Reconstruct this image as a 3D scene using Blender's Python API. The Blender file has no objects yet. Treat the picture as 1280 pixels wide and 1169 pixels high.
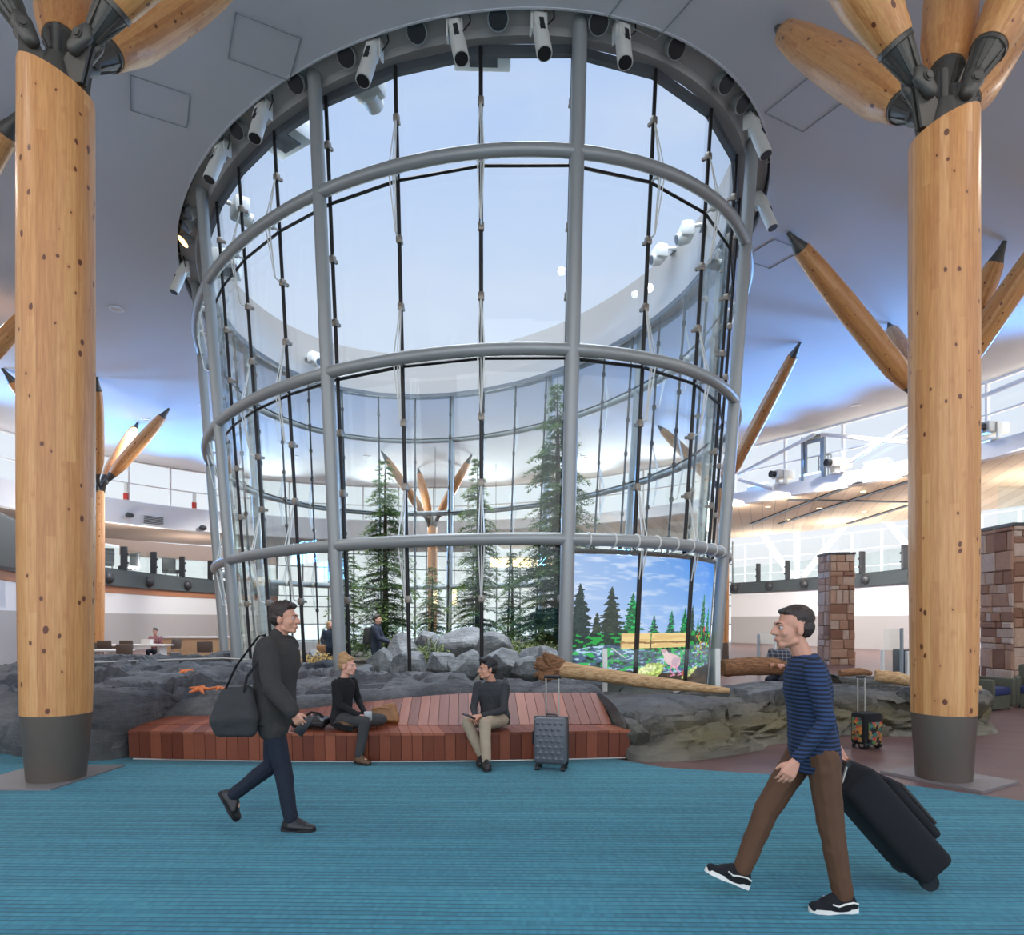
import bpy, bmesh, math, random
import numpy as np
from math import sin, cos, pi, radians, sqrt, hypot, atan2
from mathutils import Vector, Matrix, noise as mnoise
random.seed(7); RNG = np.random.default_rng(11)
SKY_BACK = 2.3; SKY_TOP = 9.0; UPK = .26; DOWN = 900.; WALL_FILL = 3000.; EXPOSURE = 0.0
SC = bpy.context.scene; COL = SC.collection
V = Vector
H = 1.62; F = 860.0

def P(px, py, d):
    return V(((px-640)/F*d, d, H+(775-py)/F*d))
def FL(px, py, z=0.0):
    d = F*(H-z)/(py-775); return V(((px-640)/F*d, d, z))

# ------------------------------------------------------------------ materials
def lin(c):
    return tuple(((x/255)/12.92 if x/255 <= .04045 else ((x/255+.055)/1.055)**2.4) for x in c)
class NT:
    def __init__(s, name):
        s.m = bpy.data.materials.new(name); s.m.use_nodes = True
        s.t = s.m.node_tree; s.b = s.t.nodes['Principled BSDF']; s.out = s.t.nodes['Material Output']
    def n(s, typ, **kw):
        nd = s.t.nodes.new(typ)
        for k, v in kw.items():
            if k.startswith('_'): setattr(nd, k[1:], v)
            else:
                i = nd.inputs[int(k[1:])] if (k[0] == 'i' and k[1:].isdigit()) else nd.inputs[k.replace('__', ' ')]
                if hasattr(v, 'is_output'): s.t.links.new(v, i)
                else: i.default_value = v
        return nd
    def link(s, a, b): s.t.links.new(a, b)
    def math(s, op, a, b=0.0, c=0.0): return s.n('ShaderNodeMath', _operation=op, i0=a, i1=b, i2=c).outputs[0]
    def mix(s, f, a, b, typ='MIX'):
        nd = s.t.nodes.new('ShaderNodeMix'); nd.data_type = 'RGBA'; nd.blend_type = typ
        for i, v in ((0, f), (6, a), (7, b)):
            if hasattr(v, 'is_output'): s.t.links.new(v, nd.inputs[i])
            else: nd.inputs[i].default_value = v if i == 0 else (*v[:3], 1)
        return nd.outputs[2]
    def ramp(s, f, stops):
        nd = s.t.nodes.new('ShaderNodeValToRGB'); s.t.links.new(f, nd.inputs[0])
        el = nd.color_ramp.elements
        while len(el) < len(stops): el.new(.5)
        for e, (p, c) in zip(el, stops): e.position = p; e.color = (*c[:3], 1)
        return nd.outputs[0]
    def coord(s, which='Object', scale=(1, 1, 1)):
        tc = s.t.nodes.new('ShaderNodeTexCoord')
        mp = s.n('ShaderNodeMapping', Vector=tc.outputs[which], Scale=scale)
        return mp.outputs[0]
    def noise(s, vec, scale=5., detail=4., rough=.55):
        return s.n('ShaderNodeTexNoise', Vector=vec, Scale=scale, Detail=detail, Roughness=rough).outputs['Fac']
    def bump(s, h, strength=.3, dist=.02):
        s.link(s.n('ShaderNodeBump', Height=h, Strength=strength, Distance=dist).outputs[0], s.b.inputs['Normal'])
    def set(s, color=None, rough=None, metal=None, **kw):
        def put(nm, v):
            i = s.b.inputs[nm]
            if hasattr(v, 'is_output'): s.link(v, i)
            else: i.default_value = (*v[:3], 1) if (isinstance(v, (tuple, list))) else v
        if color is not None: put('Base Color', color)
        if rough is not None: put('Roughness', rough)
        if metal is not None: put('Metallic', metal)
        for k, v in kw.items(): put(k.replace('__', ' '), v)
        return s
M = {}
def simple(name, rgb, rough=.5, metal=0., var=.06, scale=6., bump=0., bscale=60.):
    s = NT(name); c = lin(rgb)
    vec = s.coord()
    f = s.noise(vec, scale)
    a = tuple(min(1, x*(1+var)) for x in c); b = tuple(x*(1-var) for x in c)
    s.set(s.mix(f, b, a), rough, metal)
    if bump: s.bump(s.noise(vec, bscale, 3), bump, .01)
    M[name] = s.m; return s
def emis(name, rgb, strength):
    s = NT(name); c = lin(rgb)
    s.set((0, 0, 0), .5); s.b.inputs['Emission Color'].default_value = (*c, 1); s.b.inputs['Emission Strength'].default_value = strength
    M[name] = s.m

simple('ceiling_white', (206, 209, 215), .8, var=.015, scale=.4)
simple('white_paint', (232, 232, 233), .6, var=.02)
simple('greige_wall', (178, 174, 172), .7, var=.015, scale=.6)
simple('brown_band', (176, 120, 88), .6, var=.04)
simple('brown_ceiling', (150, 128, 112), .7, var=.04)
simple('fascia_steel', (84, 92, 94), .5, .3)
simple('post_grey', (158, 161, 160), .38, .25, var=.02)
simple('rod_black', (46, 44, 44), .4, .5)
simple('frame_grey', (92, 97, 102), .5, .3)
simple('stainless', (190, 186, 178), .28, .9)
simple('white_metal', (226, 226, 220), .35, .1)
simple('cast_steel', (92, 88, 82), .48, .55, var=.15, bump=.25, bscale=40)
simple('sleeve_steel', (112, 100, 90), .45, .45, var=.12, scale=3)
simple('base_plate_steel', (128, 122, 120), .5, .15, var=.08, scale=8)
simple('black_plastic', (26, 27, 29), .4)
simple('dark_plastic', (52, 54, 58), .45)
simple('mullion_white', (236, 238, 240), .45)
simple('mullion_grey', (150, 158, 162), .45, .2)
simple('cream_table', (236, 230, 222), .5)
simple('chair_brown', (104, 86, 74), .6)
simple('light_wood', (206, 168, 128), .5, var=.1)
simple('rust_steel', (126, 92, 76), .55, .3)
simple('olive_fabric', (76, 76, 62), .8, bump=.2, bscale=200)
simple('navy_fabric', (30, 40, 84), .8, bump=.2, bscale=200)
simple('skin_light', (214, 158, 134), .5, var=.05, scale=20)
simple('skin_warm', (204, 146, 118), .5, var=.05, scale=20)
simple('lip', (176, 96, 90), .45)
simple('eye_white', (176, 170, 164), .25)
simple('eye_dark', (40, 28, 22), .2)
simple('hair_black', (22, 20, 20), .4, var=.3, scale=80, bump=.5, bscale=150)
simple('hair_brown', (52, 36, 28), .45, var=.3, scale=80, bump=.5, bscale=150)
simple('hair_blond', (176, 136, 92), .45, var=.3, scale=60, bump=.6, bscale=120)
simple('cloth_charcoal', (56, 52, 49), .9, var=.12, bump=.3, bscale=260)
simple('cloth_black', (18, 18, 20), .92, var=.15, bump=.3, bscale=260)
simple('cloth_heather', (52, 53, 55), .9, var=.25, scale=120, bump=.3, bscale=260)
simple('denim_dark', (24, 30, 44), .85, var=.2, scale=40, bump=.25, bscale=300)
simple('trouser_grey', (58, 58, 58), .9, var=.15, bump=.25, bscale=260)
simple('khaki', (168, 150, 126), .88, var=.08, scale=20, bump=.2, bscale=300)
simple('chino_brown', (92, 62, 40), .88, var=.1, scale=20, bump=.2, bscale=300)
simple('jacket_navy', (36, 44, 60), .85, var=.12)
simple('leather_boot', (96, 70, 46), .5, var=.15, scale=30)
simple('leather_black', (30, 26, 25), .38, var=.2, scale=30)
simple('leather_tan', (150, 104, 60), .5, var=.2, scale=14, bump=.3, bscale=60)
simple('sole_dark', (26, 24, 22), .7)
simple('sole_white', (232, 226, 212), .6)
simple('sock_white', (230, 228, 222), .9)
simple('bag_grey', (54, 53, 52), .85, var=.15, bump=.3, bscale=120)
simple('shell_grey', (92, 94, 98), .38, .15, var=.05)
simple('starfish_orange', (214, 118, 64), .7, var=.2, scale=30, bump=.6, bscale=90)
simple('bark', (78, 62, 48), .9, var=.3, scale=20, bump=.6, bscale=40)
simple('soil', (66, 58, 46), .95, var=.35, scale=5, bump=.5, bscale=20)
simple('gravel_ground', (150, 152, 150), .9, var=.1, scale=.5)
simple('red_paint', (200, 50, 40), .5)
simple('projector_white', (222, 221, 214), .4, .05)
simple('lens_dark', (20, 20, 23), .5)
simple('parapet_cladding', (164, 161, 157), .7, var=.02)
simple('clamp_grey', (150, 140, 128), .4, .6)
simple('tan_leaf', (176, 146, 84), .8, var=.3)
emis('lamp_warm', (255, 226, 180), 3.0)
emis('lamp_cool', (206, 232, 255), 2.0)
emis('lamp_halogen', (255, 190, 120), 5.0)
emis('screen_white', (240, 244, 248), 1.0)

def mk_wood():
    s = NT('glulam_timber')
    tc = s.t.nodes.new('ShaderNodeTexCoord')
    sx = s.n('ShaderNodeSeparateXYZ', Vector=tc.outputs['Object'])
    ang = s.math('ARCTAN2', sx.outputs[1], sx.outputs[0])
    st = s.math('FLOOR', s.math('MULTIPLY', ang, 4.0))
    zz = s.math('FLOOR', s.math('MULTIPLY_ADD', sx.outputs[2], .35, s.math('MULTIPLY', st, .37)))
    wn = s.n('ShaderNodeTexWhiteNoise', _noise_dimensions='2D', Vector=s.n('ShaderNodeCombineXYZ', X=st, Y=zz).outputs[0]).outputs[0]
    grain = s.noise(s.coord(scale=(22, 22, 1.2)), 2.2, 5, .6)
    base = s.ramp(s.math('MULTIPLY_ADD', grain, .75, s.math('MULTIPLY', wn, .3)),
                  [(.15, lin((168, 106, 56))), (.42, lin((196, 134, 78))), (.6, lin((212, 152, 92))), (.9, lin((228, 176, 116)))])
    wob = s.n('ShaderNodeTexNoise', Vector=s.coord(), Scale=9.).outputs['Color']
    kv = s.n('ShaderNodeVectorMath', _operation='ADD', i0=s.coord(scale=(8.5, 8.5, 5.5)), i1=s.n('ShaderNodeVectorMath', _operation='SCALE', i0=wob, Scale=.22).outputs[0]).outputs[0]
    vo = s.n('ShaderNodeTexVoronoi', Vector=kv, Scale=1.0, Randomness=1.0)
    wn2 = s.n('ShaderNodeSeparateColor', Color=vo.outputs['Color']).outputs[0]
    kn = s.math('MULTIPLY', s.math('LESS_THAN', vo.outputs['Distance'], s.math('MULTIPLY', wn2, .2)), s.math('GREATER_THAN', wn2, .25))
    halo = s.n('ShaderNodeMapRange', Value=vo.outputs['Distance'], i1=.05, i2=.3, i3=.3, i4=0.).outputs[0]
    col = s.mix(halo, base, lin((172, 98, 44)))
    col = s.mix(kn, col, lin((104, 54, 26)))
    # glue lines
    fr = s.math('FRACT', s.math('MULTIPLY', ang, 4.0))
    line = s.math('LESS_THAN', fr, .03)
    col = s.mix(s.math('MULTIPLY', line, .35), col, lin((140, 86, 44)))
    s.set(col, .42); s.b.inputs['Coat Weight'].default_value = .12; s.b.inputs['Coat Roughness'].default_value = .3
    M['glulam_timber'] = s.m
mk_wood()
def mk_slat():
    s = NT('bench_hardwood')
    at = s.n('ShaderNodeAttribute', _attribute_name='tone')
    g = s.noise(s.coord(scale=(30, 4, 4)), 2.0, 5, .6)
    c = s.ramp(at.outputs['Fac'], [(0., lin((104, 48, 26))), (.35, lin((128, 62, 36))), (.7, lin((150, 80, 52))), (1., lin((172, 100, 70)))])
    s.set(s.mix(s.math('MULTIPLY', g, .35), c, lin((80, 36, 22))), .46)
    s.bump(g, .1, .005); M['bench_hardwood'] = s.m
mk_slat()
def mk_carpet():
    s = NT('teal_carpet')
    sx = s.n('ShaderNodeSeparateXYZ', Vector=s.n('ShaderNodeMapping', Vector=s.coord('Object'), Rotation=(0, 0, radians(1.2))).outputs[0])
    yy = s.math('ADD', sx.outputs[1], s.math('MULTIPLY', s.noise(s.coord('Object', (.6, .6, 1.)), 2., 2), .02))
    q = s.math('MULTIPLY', yy, 19.)                                   # one rib every ~5 cm
    rib = s.math('PINGPONG', q, .5); row = s.math('FLOOR', q)
    sub = s.math('PINGPONG', s.math('MULTIPLY', yy, 57.), .5)
    seg = s.math('FLOOR', s.math('MULTIPLY', sx.outputs[0], 40.))
    wn = s.n('ShaderNodeTexWhiteNoise', _noise_dimensions='2D', Vector=s.n('ShaderNodeCombineXYZ', X=row, Y=seg).outputs[0]).outputs[0]
    wr = s.n('ShaderNodeTexWhiteNoise', _noise_dimensions='1D', W=row).outputs[0]
    big = s.noise(s.coord('Object', (1, 1, 1)), .8, 3)
    base = s.ramp(s.math('ADD', s.math('MULTIPLY_ADD', wn, .3, s.math('MULTIPLY', wr, .35)), s.math('MULTIPLY', big, .35)),
                  [(.1, lin((28, 104, 120))), (.5, lin((46, 130, 146))), (.9, lin((68, 150, 162)))])
    dark = s.n('ShaderNodeMapRange', Value=rib, i1=.05, i2=.13, i3=.8, i4=0.).outputs[0]
    col = s.mix(dark, base, lin((12, 50, 66)))
    fib = s.noise(s.coord('Object', (1, 1, 1)), 260., 2)
    col = s.mix(s.math('MULTIPLY', fib, .25), col, lin((20, 76, 92)))
    s.set(col, .95); s.b.inputs['Sheen Weight'].default_value = .1
    s.bump(s.math('ADD', s.math('MULTIPLY_ADD', rib, 1.6, s.math('MULTIPLY', sub, .5)), s.math('MULTIPLY', fib, .6)), .5, .008)
    M['teal_carpet'] = s.m
mk_carpet()
def mk_floor():
    s = NT('brown_plank_floor')
    vec = s.coord('Object', (1, 1, 1))
    r = s.n('ShaderNodeMapping', Vector=vec, Rotation=(0, 0, radians(24))).outputs[0]
    br = s.n('ShaderNodeTexBrick', Vector=r, Scale=1., Color1=(*lin((84, 58, 56)), 1), Color2=(*lin((108, 78, 74)), 1), Mortar=(*lin((70, 50, 50)), 1))
    br.inputs['Mortar Size'].default_value = .006; br.inputs['Brick Width'].default_value = 1.2; br.inputs['Row Height'].default_value = .15
    g = s.noise(s.n('ShaderNodeMapping', Vector=r, Scale=(2, 30, 1)).outputs[0], 2., 4)
    s.set(s.mix(s.math('MULTIPLY', g, .4), br.outputs['Color'], lin((132, 106, 104))), .32)
    M['brown_plank_floor'] = s.m
mk_floor()
def mk_rock(name, c0, c1, c2, moss=0.):
    s = NT(name); vec = s.coord()
    n1 = s.noise(vec, 1.6, 8, .65); n2 = s.noise(vec, 14., 5, .6)
    col = s.ramp(s.math('MULTIPLY_ADD', n1, .7, s.math('MULTIPLY', n2, .3)), [(.3, lin(c0)), (.5, lin(c1)), (.72, lin(c2))])
    if moss:
        geo = s.n('ShaderNodeNewGeometry'); sp = s.n('ShaderNodeSeparateXYZ', Vector=geo.outputs['Position'])
        zr = s.n('ShaderNodeMapRange', Value=sp.outputs[2], i1=.62, i2=.3, i3=0., i4=1.).outputs[0]
        xr = s.n('ShaderNodeMapRange', Value=sp.outputs[0], i1=.6, i2=2.2, i3=.15, i4=1.).outputs[0]
        f = s.math('MULTIPLY', s.math('MULTIPLY', zr, xr), s.math('MULTIPLY', n1, moss))
        col = s.mix(f, col, lin((104, 94, 62)))
        zl = s.n('ShaderNodeMapRange', Value=sp.outputs[2], i1=.22, i2=.04, i3=0., i4=.6).outputs[0]
        col = s.mix(s.math('MULTIPLY', zl, xr), col, lin((132, 128, 116)))
    s.set(col, .68)
    strata = s.noise(s.n('ShaderNodeMapping', Vector=vec, Rotation=(.35, .3, 0), Scale=(1.2, 1.2, 9.)).outputs[0], 2.5, 5, .6)
    h = s.math('ADD', s.math('MULTIPLY', n1, .5), s.math('MULTIPLY_ADD', strata, .45, s.math('MULTIPLY', s.noise(vec, 20., 6, .7), .4)))
    s.bump(h, .9, .06); M[name] = s.m
mk_rock('dark_rock', (58, 59, 62), (84, 85, 88), (118, 118, 120), 1.6)
mk_rock('garden_rock', (78, 80, 84), (112, 114, 118), (160, 162, 164))
def mk_stone():
    s = NT('ledgestone'); at = s.n('ShaderNodeAttribute', _attribute_name='tone'); vec = s.coord()
    c = s.ramp(at.outputs['Fac'], [(0., lin((138, 98, 78))), (.3, lin((176, 134, 108))), (.6, lin((200, 164, 138))), (1., lin((214, 196, 180)))])
    n = s.noise(vec, 9., 6, .65)
    s.set(s.mix(s.math('MULTIPLY', n, .6), c, lin((112, 84, 70))), .8); s.bump(n, .6, .03); M['ledgestone'] = s.m
mk_stone()
def mk_drift():
    s = NT('driftwood'); g = s.noise(s.coord(scale=(2, 20, 20)), 2., 5, .6)
    s.set(s.ramp(g, [(.3, lin((140, 104, 68))), (.5, lin((190, 152, 106))), (.75, lin((216, 186, 146)))]), .7); s.bump(g, .5, .02); M['driftwood'] = s.m
    s = NT('driftwood_rough'); g = s.noise(s.coord(scale=(2, 8, 8)), 4., 6, .65)
    s.set(s.ramp(g, [(.3, lin((92, 62, 42))), (.55, lin((150, 106, 72))), (.75, lin((182, 140, 100)))]), .85); s.bump(g, .9, .04); M['driftwood_rough'] = s.m
mk_drift()
def mk_needles():
    for nm, a, b, c in (('fir_needles', (56, 84, 46), (94, 126, 66), (142, 164, 92)), ('fir_needles_dark', (44, 74, 44), (76, 108, 62), (116, 140, 82)),
                        ('shrub_leaves', (60, 80, 40), (104, 122, 64), (160, 166, 104))):
        s = NT(nm); at = s.n('ShaderNodeAttribute', _attribute_name='tone')
        s.set(s.ramp(at.outputs['Fac'], [(0., lin(a)), (.5, lin(b)), (1., lin(c))]), .6); s.link(s.n('ShaderNodeMixShader', i0=.35, i1=s.b.outputs[0], i2=s.n('ShaderNodeBsdfTranslucent', Color=s.b.inputs['Base Color'].links[0].from_socket).outputs[0]).outputs[0], s.out.inputs['Surface']); M[nm] = s.m
mk_needles()
def mk_glass(name, tint, refl):
    s = NT(name); t = s.t
    tr = s.n('ShaderNodeBsdfTransparent', Color=(*tint, 1)); gl = s.n('ShaderNodeBsdfGlossy', Roughness=0.0, Color=(.95, 1, .98, 1))
    lw = s.n('ShaderNodeLayerWeight', Blend=.5); fr = s.math('MULTIPLY_ADD', s.math('POWER', lw.outputs['Facing'], 5.0), .9, .035)
    mx = s.n('ShaderNodeMixShader', i0=s.math('MINIMUM', s.math('MULTIPLY', fr, refl), 1.0), i1=tr.outputs[0], i2=gl.outputs[0])
    s.link(mx.outputs[0], s.out.inputs['Surface']); t.nodes.remove(s.b); M[name] = s.m
mk_glass('clear_glass', (.975, .99, .985), .6)
mk_glass('window_glass', (.985, .995, .99), .6)
mk_glass('rail_glass', (.93, .96, .95), .8)
def mk_stripe():
    s = NT('navy_striped_knit'); sx = s.n('ShaderNodeSeparateXYZ', Vector=s.coord())
    w = s.math('PINGPONG', s.math('MULTIPLY', sx.outputs[2], 44.), .5)
    f = s.n('ShaderNodeMapRange', Value=w, i1=.2, i2=.3).outputs[0]
    s.set(s.mix(f, lin((22, 28, 42)), lin((44, 64, 100))), .9); s.bump(s.noise(s.coord(), 260., 2), .2, .01); M['navy_striped_knit'] = s.m
    s = NT('plaid_shirt'); sx = s.n('ShaderNodeSeparateXYZ', Vector=s.coord())
    w1 = s.math('LESS_THAN', s.math('FRACT', s.math('MULTIPLY', sx.outputs[2], 14.)), .35); w2 = s.math('LESS_THAN', s.math('FRACT', s.math('MULTIPLY', sx.outputs[0], 14.)), .35)
    c = s.mix(s.math('MULTIPLY', s.math('ADD', w1, w2), .5), lin((176, 120, 120)), lin((92, 58, 68)))
    s.set(c, .9); M['plaid_shirt'] = s.m
    s = NT('grey_plaid_shirt'); sx = s.n('ShaderNodeSeparateXYZ', Vector=s.coord())
    w1 = s.math('LESS_THAN', s.math('FRACT', s.math('MULTIPLY', sx.outputs[2], 16.)), .3); w2 = s.math('LESS_THAN', s.math('FRACT', s.math('MULTIPLY', sx.outputs[0], 16.)), .3)
    s.set(s.mix(s.math('MULTIPLY', s.math('ADD', w1, w2), .5), lin((60, 62, 72)), lin((140, 140, 146))), .9); M['grey_plaid_shirt'] = s.m
    s = NT('patterned_fabric'); vo = s.n('ShaderNodeTexVoronoi', Vector=s.coord(), Scale=26.)
    h = s.n('ShaderNodeSeparateColor', Color=vo.outputs['Color'])
    s.set(s.ramp(h.outputs[0], [(.15, lin((18, 20, 24))), (.4, lin((40, 110, 100))), (.6, lin((200, 120, 50))), (.75, lin((60, 120, 60))), (.95, lin((180, 60, 50)))]), .7)
    M['patterned_fabric'] = s.m
mk_stripe()
def mk_soffit():
    s = NT('pale_wood_soffit'); sx = s.n('ShaderNodeSeparateXYZ', Vector=s.n('ShaderNodeMapping', Vector=s.coord(), Rotation=(0, 0, radians(20))).outputs[0])
    w = s.math('FRACT', s.math('MULTIPLY', sx.outputs[0], 1.6)); ln = s.math('LESS_THAN', w, .03)
    rw = s.n('ShaderNodeTexWhiteNoise', _noise_dimensions='1D', W=s.math('FLOOR', s.math('MULTIPLY', sx.outputs[0], 1.6))).outputs[0]
    c = s.mix(rw, lin((206, 180, 150)), lin((226, 202, 174)))
    s.set(s.mix(ln, c, lin((120, 100, 84))), .6); M['pale_wood_soffit'] = s.m
mk_soffit()
def mk_attr_emit():
    s = NT('led_picture'); at = s.n('ShaderNodeAttribute', _attribute_name='pic')
    s.set((.02, .02, .02), .35); s.link(at.outputs['Color'], s.b.inputs['Emission Color']); s.b.inputs['Emission Strength'].default_value = 1.0
    M['led_picture'] = s.m
mk_attr_emit()

# ------------------------------------------------------------------ mesh builder
class MB:
    def __init__(s): s.v = []; s.f = []; s.mi = []; s.tone = []; s.cur = 0; s.t = .5
    def add(s, verts, faces):
        b = len(s.v); s.v.extend([tuple(x) for x in verts])
        for f in faces: s.f.append(tuple(b+i for i in f)); s.mi.append(s.cur); s.tone.append(s.t)
        return s
    def box(s, c, size, rot=None, mat=None):
        hx, hy, hz = size[0]/2, size[1]/2, size[2]/2; c = V(c)
        pts = [V((x, y, z)) for z in (-hz, hz) for y in (-hy, hy) for x in (-hx, hx)]
        if rot is not None: pts = [rot @ p for p in pts]
        return s.add([c+p for p in pts], [(0, 2, 3, 1), (4, 5, 7, 6), (0, 1, 5, 4), (2, 6, 7, 3), (1, 3, 7, 5), (0, 4, 6, 2)])
    def rbox(s, c, size, r, rot=None, seg=2):
        """box with rounded vertical and horizontal edges"""
        bm = bmesh.new(); bmesh.ops.create_cube(bm, size=1.0)
        for v in bm.verts: v.co = V((v.co.x*size[0], v.co.y*size[1], v.co.z*size[2]))
        bmesh.ops.bevel(bm, geom=list(bm.edges)+list(bm.verts), offset=min(r, min(size)*.49), segments=seg, affect='EDGES', profile=.5)
        bm.verts.ensure_lookup_table(); c = V(c)
        vs = [c+(rot @ v.co if rot is not None else v.co) for v in bm.verts]
        fs = [[v.index for v in f.verts] for f in bm.faces]; bm.free()
        return s.add(vs, fs)
    def tube(s, pts, r, seg=10, cap=True, flat=1.0, closed=False, up0=None):
        pts = [V(p) for p in pts]; n = len(pts)
        rs = r if isinstance(r, (list, tuple)) else [r]*n
        tang = []
        for i in range(n):
            a = pts[(i-1) % n] if (closed or i > 0) else pts[i]; b = pts[(i+1) % n] if (closed or i < n-1) else pts[i]
            t = b-a; tang.append(t.normalized() if t.length > 1e-9 else V((0, 0, 1)))
        up = V(up0) if up0 is not None else (V((0, 0, 1)) if abs(tang[0].z) < .9 else V((1, 0, 0)))
        vs = []
        for i in range(n):
            t = tang[i]; x = t.cross(up); x = x.normalized() if x.length > 1e-6 else t.orthogonal().normalized()
            y = x.cross(t).normalized(); up = y
            for k in range(seg):
                a = 2*pi*k/seg; vs.append(pts[i]+x*(cos(a)*rs[i])+y*(sin(a)*rs[i]*flat))
        fs = []
        m = n if closed else n-1
        for i in range(m):
            j = (i+1) % n
            for k in range(seg): fs.append((i*seg+k, i*seg+(k+1) % seg, j*seg+(k+1) % seg, j*seg+k))
        if cap and not closed: fs.append(tuple(range(seg-1, -1, -1))); fs.append(tuple((n-1)*seg+k for k in range(seg)))
        return s.add(vs, fs)
    def cyl(s, a, b, r, seg=16, r2=None): return s.tube([a, b], [r, r if r2 is None else r2], seg)
    def lathe(s, prof, c=(0, 0, 0), seg=24, axis=None):
        c = V(c); vs = []; fs = []
        R = None
        if axis is not None: R = V((0, 0, 1)).rotation_difference(V(axis).normalized()).to_matrix()
        for r, z in prof:
            for k in range(seg):
                p = V((r*cos(2*pi*k/seg), r*sin(2*pi*k/seg), z)); vs.append(c+(R @ p if R else p))
        n = len(prof)
        for i in range(n-1):
            for k in range(seg): fs.append((i*seg+k, i*seg+(k+1) % seg, (i+1)*seg+(k+1) % seg, (i+1)*seg+k))
        fs.append(tuple(range(seg-1, -1, -1))); fs.append(tuple((n-1)*seg+k for k in range(seg)))
        return s.add(vs, fs)
    def ell(s, c, r, rot=None, u=16, w=10):
        c = V(c); r = (r, r, r) if isinstance(r, (int, float)) else r; vs = [V((0, 0, -1))]; 
        for i in range(1, w):
            t = -pi/2+pi*i/w
            for k in range(u): vs.append(V((cos(t)*cos(2*pi*k/u), cos(t)*sin(2*pi*k/u), sin(t))))
        vs.append(V((0, 0, 1))); fs = []
        for k in range(u): fs.append((0, 1+(k+1) % u, 1+k))
        for i in range(w-2):
            for k in range(u): a = 1+i*u; fs.append((a+k, a+(k+1) % u, a+u+(k+1) % u, a+u+k))
        a = 1+(w-2)*u
        for k in range(u): fs.append((a+k, a+(k+1) % u, len(vs)-1))
        out = []
        for p in vs:
            q = V((p.x*r[0], p.y*r[1], p.z*r[2])); out.append(c+(rot @ q if rot is not None else q))
        return s.add(out, fs)
    def hull(s, pts):
        bm = bmesh.new()
        for p in pts: bm.verts.new(p)
        r = bmesh.ops.convex_hull(bm, input=bm.verts)
        bmesh.ops.delete(bm, geom=[g for g in r['geom_interior'] if isinstance(g, bmesh.types.BMVert)], context='VERTS')
        bmesh.ops.recalc_face_normals(bm, faces=bm.faces)
        bm.verts.ensure_lookup_table(); bm.verts.index_update()
        s.add([v.co.copy() for v in bm.verts], [[v.index for v in f.verts] for f in bm.faces]); bm.free(); return s
    def rcone(s, a, b, ra, rb):
        pts = []
        for c, r in ((a, ra), (b, rb)):
            c = V(c)
            for q in SPH: pts.append(c+q*r)
        return s.hull(pts)
    def hullballs(s, balls):
        pts = []
        for c, r in balls:
            c = V(c)
            for q in SPH: pts.append(c+(V((q.x*r[0], q.y*r[1], q.z*r[2])) if isinstance(r, tuple) else q*r))
        return s.hull(pts)
    def loft(s, secs, seg=20):
        """secs: (centre, x axis vec, y axis vec) ellipses, closed ends"""
        vs = []; fs = []
        for c, ax, ay in secs:
            for k in range(seg):
                a = 2*pi*k/seg; vs.append(V(c)+V(ax)*cos(a)+V(ay)*sin(a))
        n = len(secs)
        for i in range(n-1):
            for k in range(seg): fs.append((i*seg+k, i*seg+(k+1) % seg, (i+1)*seg+(k+1) % seg, (i+1)*seg+k))
        fs.append(tuple(range(seg-1, -1, -1))); fs.append(tuple((n-1)*seg+k for k in range(seg)))
        return s.add(vs, fs)
    def sweep(s, path, prof, closed=False):
        """path: plan points (x, y); prof: closed outline of (offset to the LEFT of travel, z)"""
        n = len(path); vs = []; fs = []; m = len(prof)
        for i in range(n):
            a = path[(i-1) % n] if (closed or i > 0) else path[i]; b = path[(i+1) % n] if (closed or i < n-1) else path[i]
            tx, ty = b[0]-a[0], b[1]-a[1]; L = hypot(tx, ty) or 1; nx, ny = -ty/L, tx/L
            for o, z in prof: vs.append((path[i][0]+nx*o, path[i][1]+ny*o, z))
        for i in range(n if closed else n-1):
            j = (i+1) % n
            for k in range(m): fs.append((i*m+k, j*m+k, j*m+(k+1) % m, i*m+(k+1) % m))
        if not closed: fs.append(tuple(range(m))); fs.append(tuple((n-1)*m+k for k in range(m-1, -1, -1)))
        return s.add(vs, fs)
    def mesh(s, name, mats, smooth=None):
        me = bpy.data.meshes.new(name); me.from_pydata(s.v, [], s.f)
        mats = [mats] if isinstance(mats, str) else mats
        for m in mats: me.materials.append(M[m])
        if len(mats) > 1: me.polygons.foreach_set('material_index', s.mi)
        if len(set(s.tone)) > 1:
            at = me.attributes.new('tone', 'FLOAT', 'FACE'); at.data.foreach_set('value', s.tone)
        me.validate(); 
        bm = bmesh.new(); bm.from_mesh(me); bmesh.ops.recalc_face_normals(bm, faces=bm.faces); bm.to_mesh(me); bm.free()
        if smooth is not None:
            me.polygons.foreach_set('use_smooth', [True]*len(me.polygons)); me.set_sharp_from_angle(angle=radians(smooth))
        return me
    def build(s, name, mats, parent=None, smooth=None, loc=None):
        me = s.mesh(name, mats, smooth); o = bpy.data.objects.new(name, me); COL.objects.link(o)
        if parent is not None: o.parent = parent
        if loc is not None: o.location = loc
        return o
_bm = bmesh.new(); bmesh.ops.create_icosphere(_bm, subdivisions=2, radius=1.0); SPH = [v.co.copy() for v in _bm.verts]; _bm.free()

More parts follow.
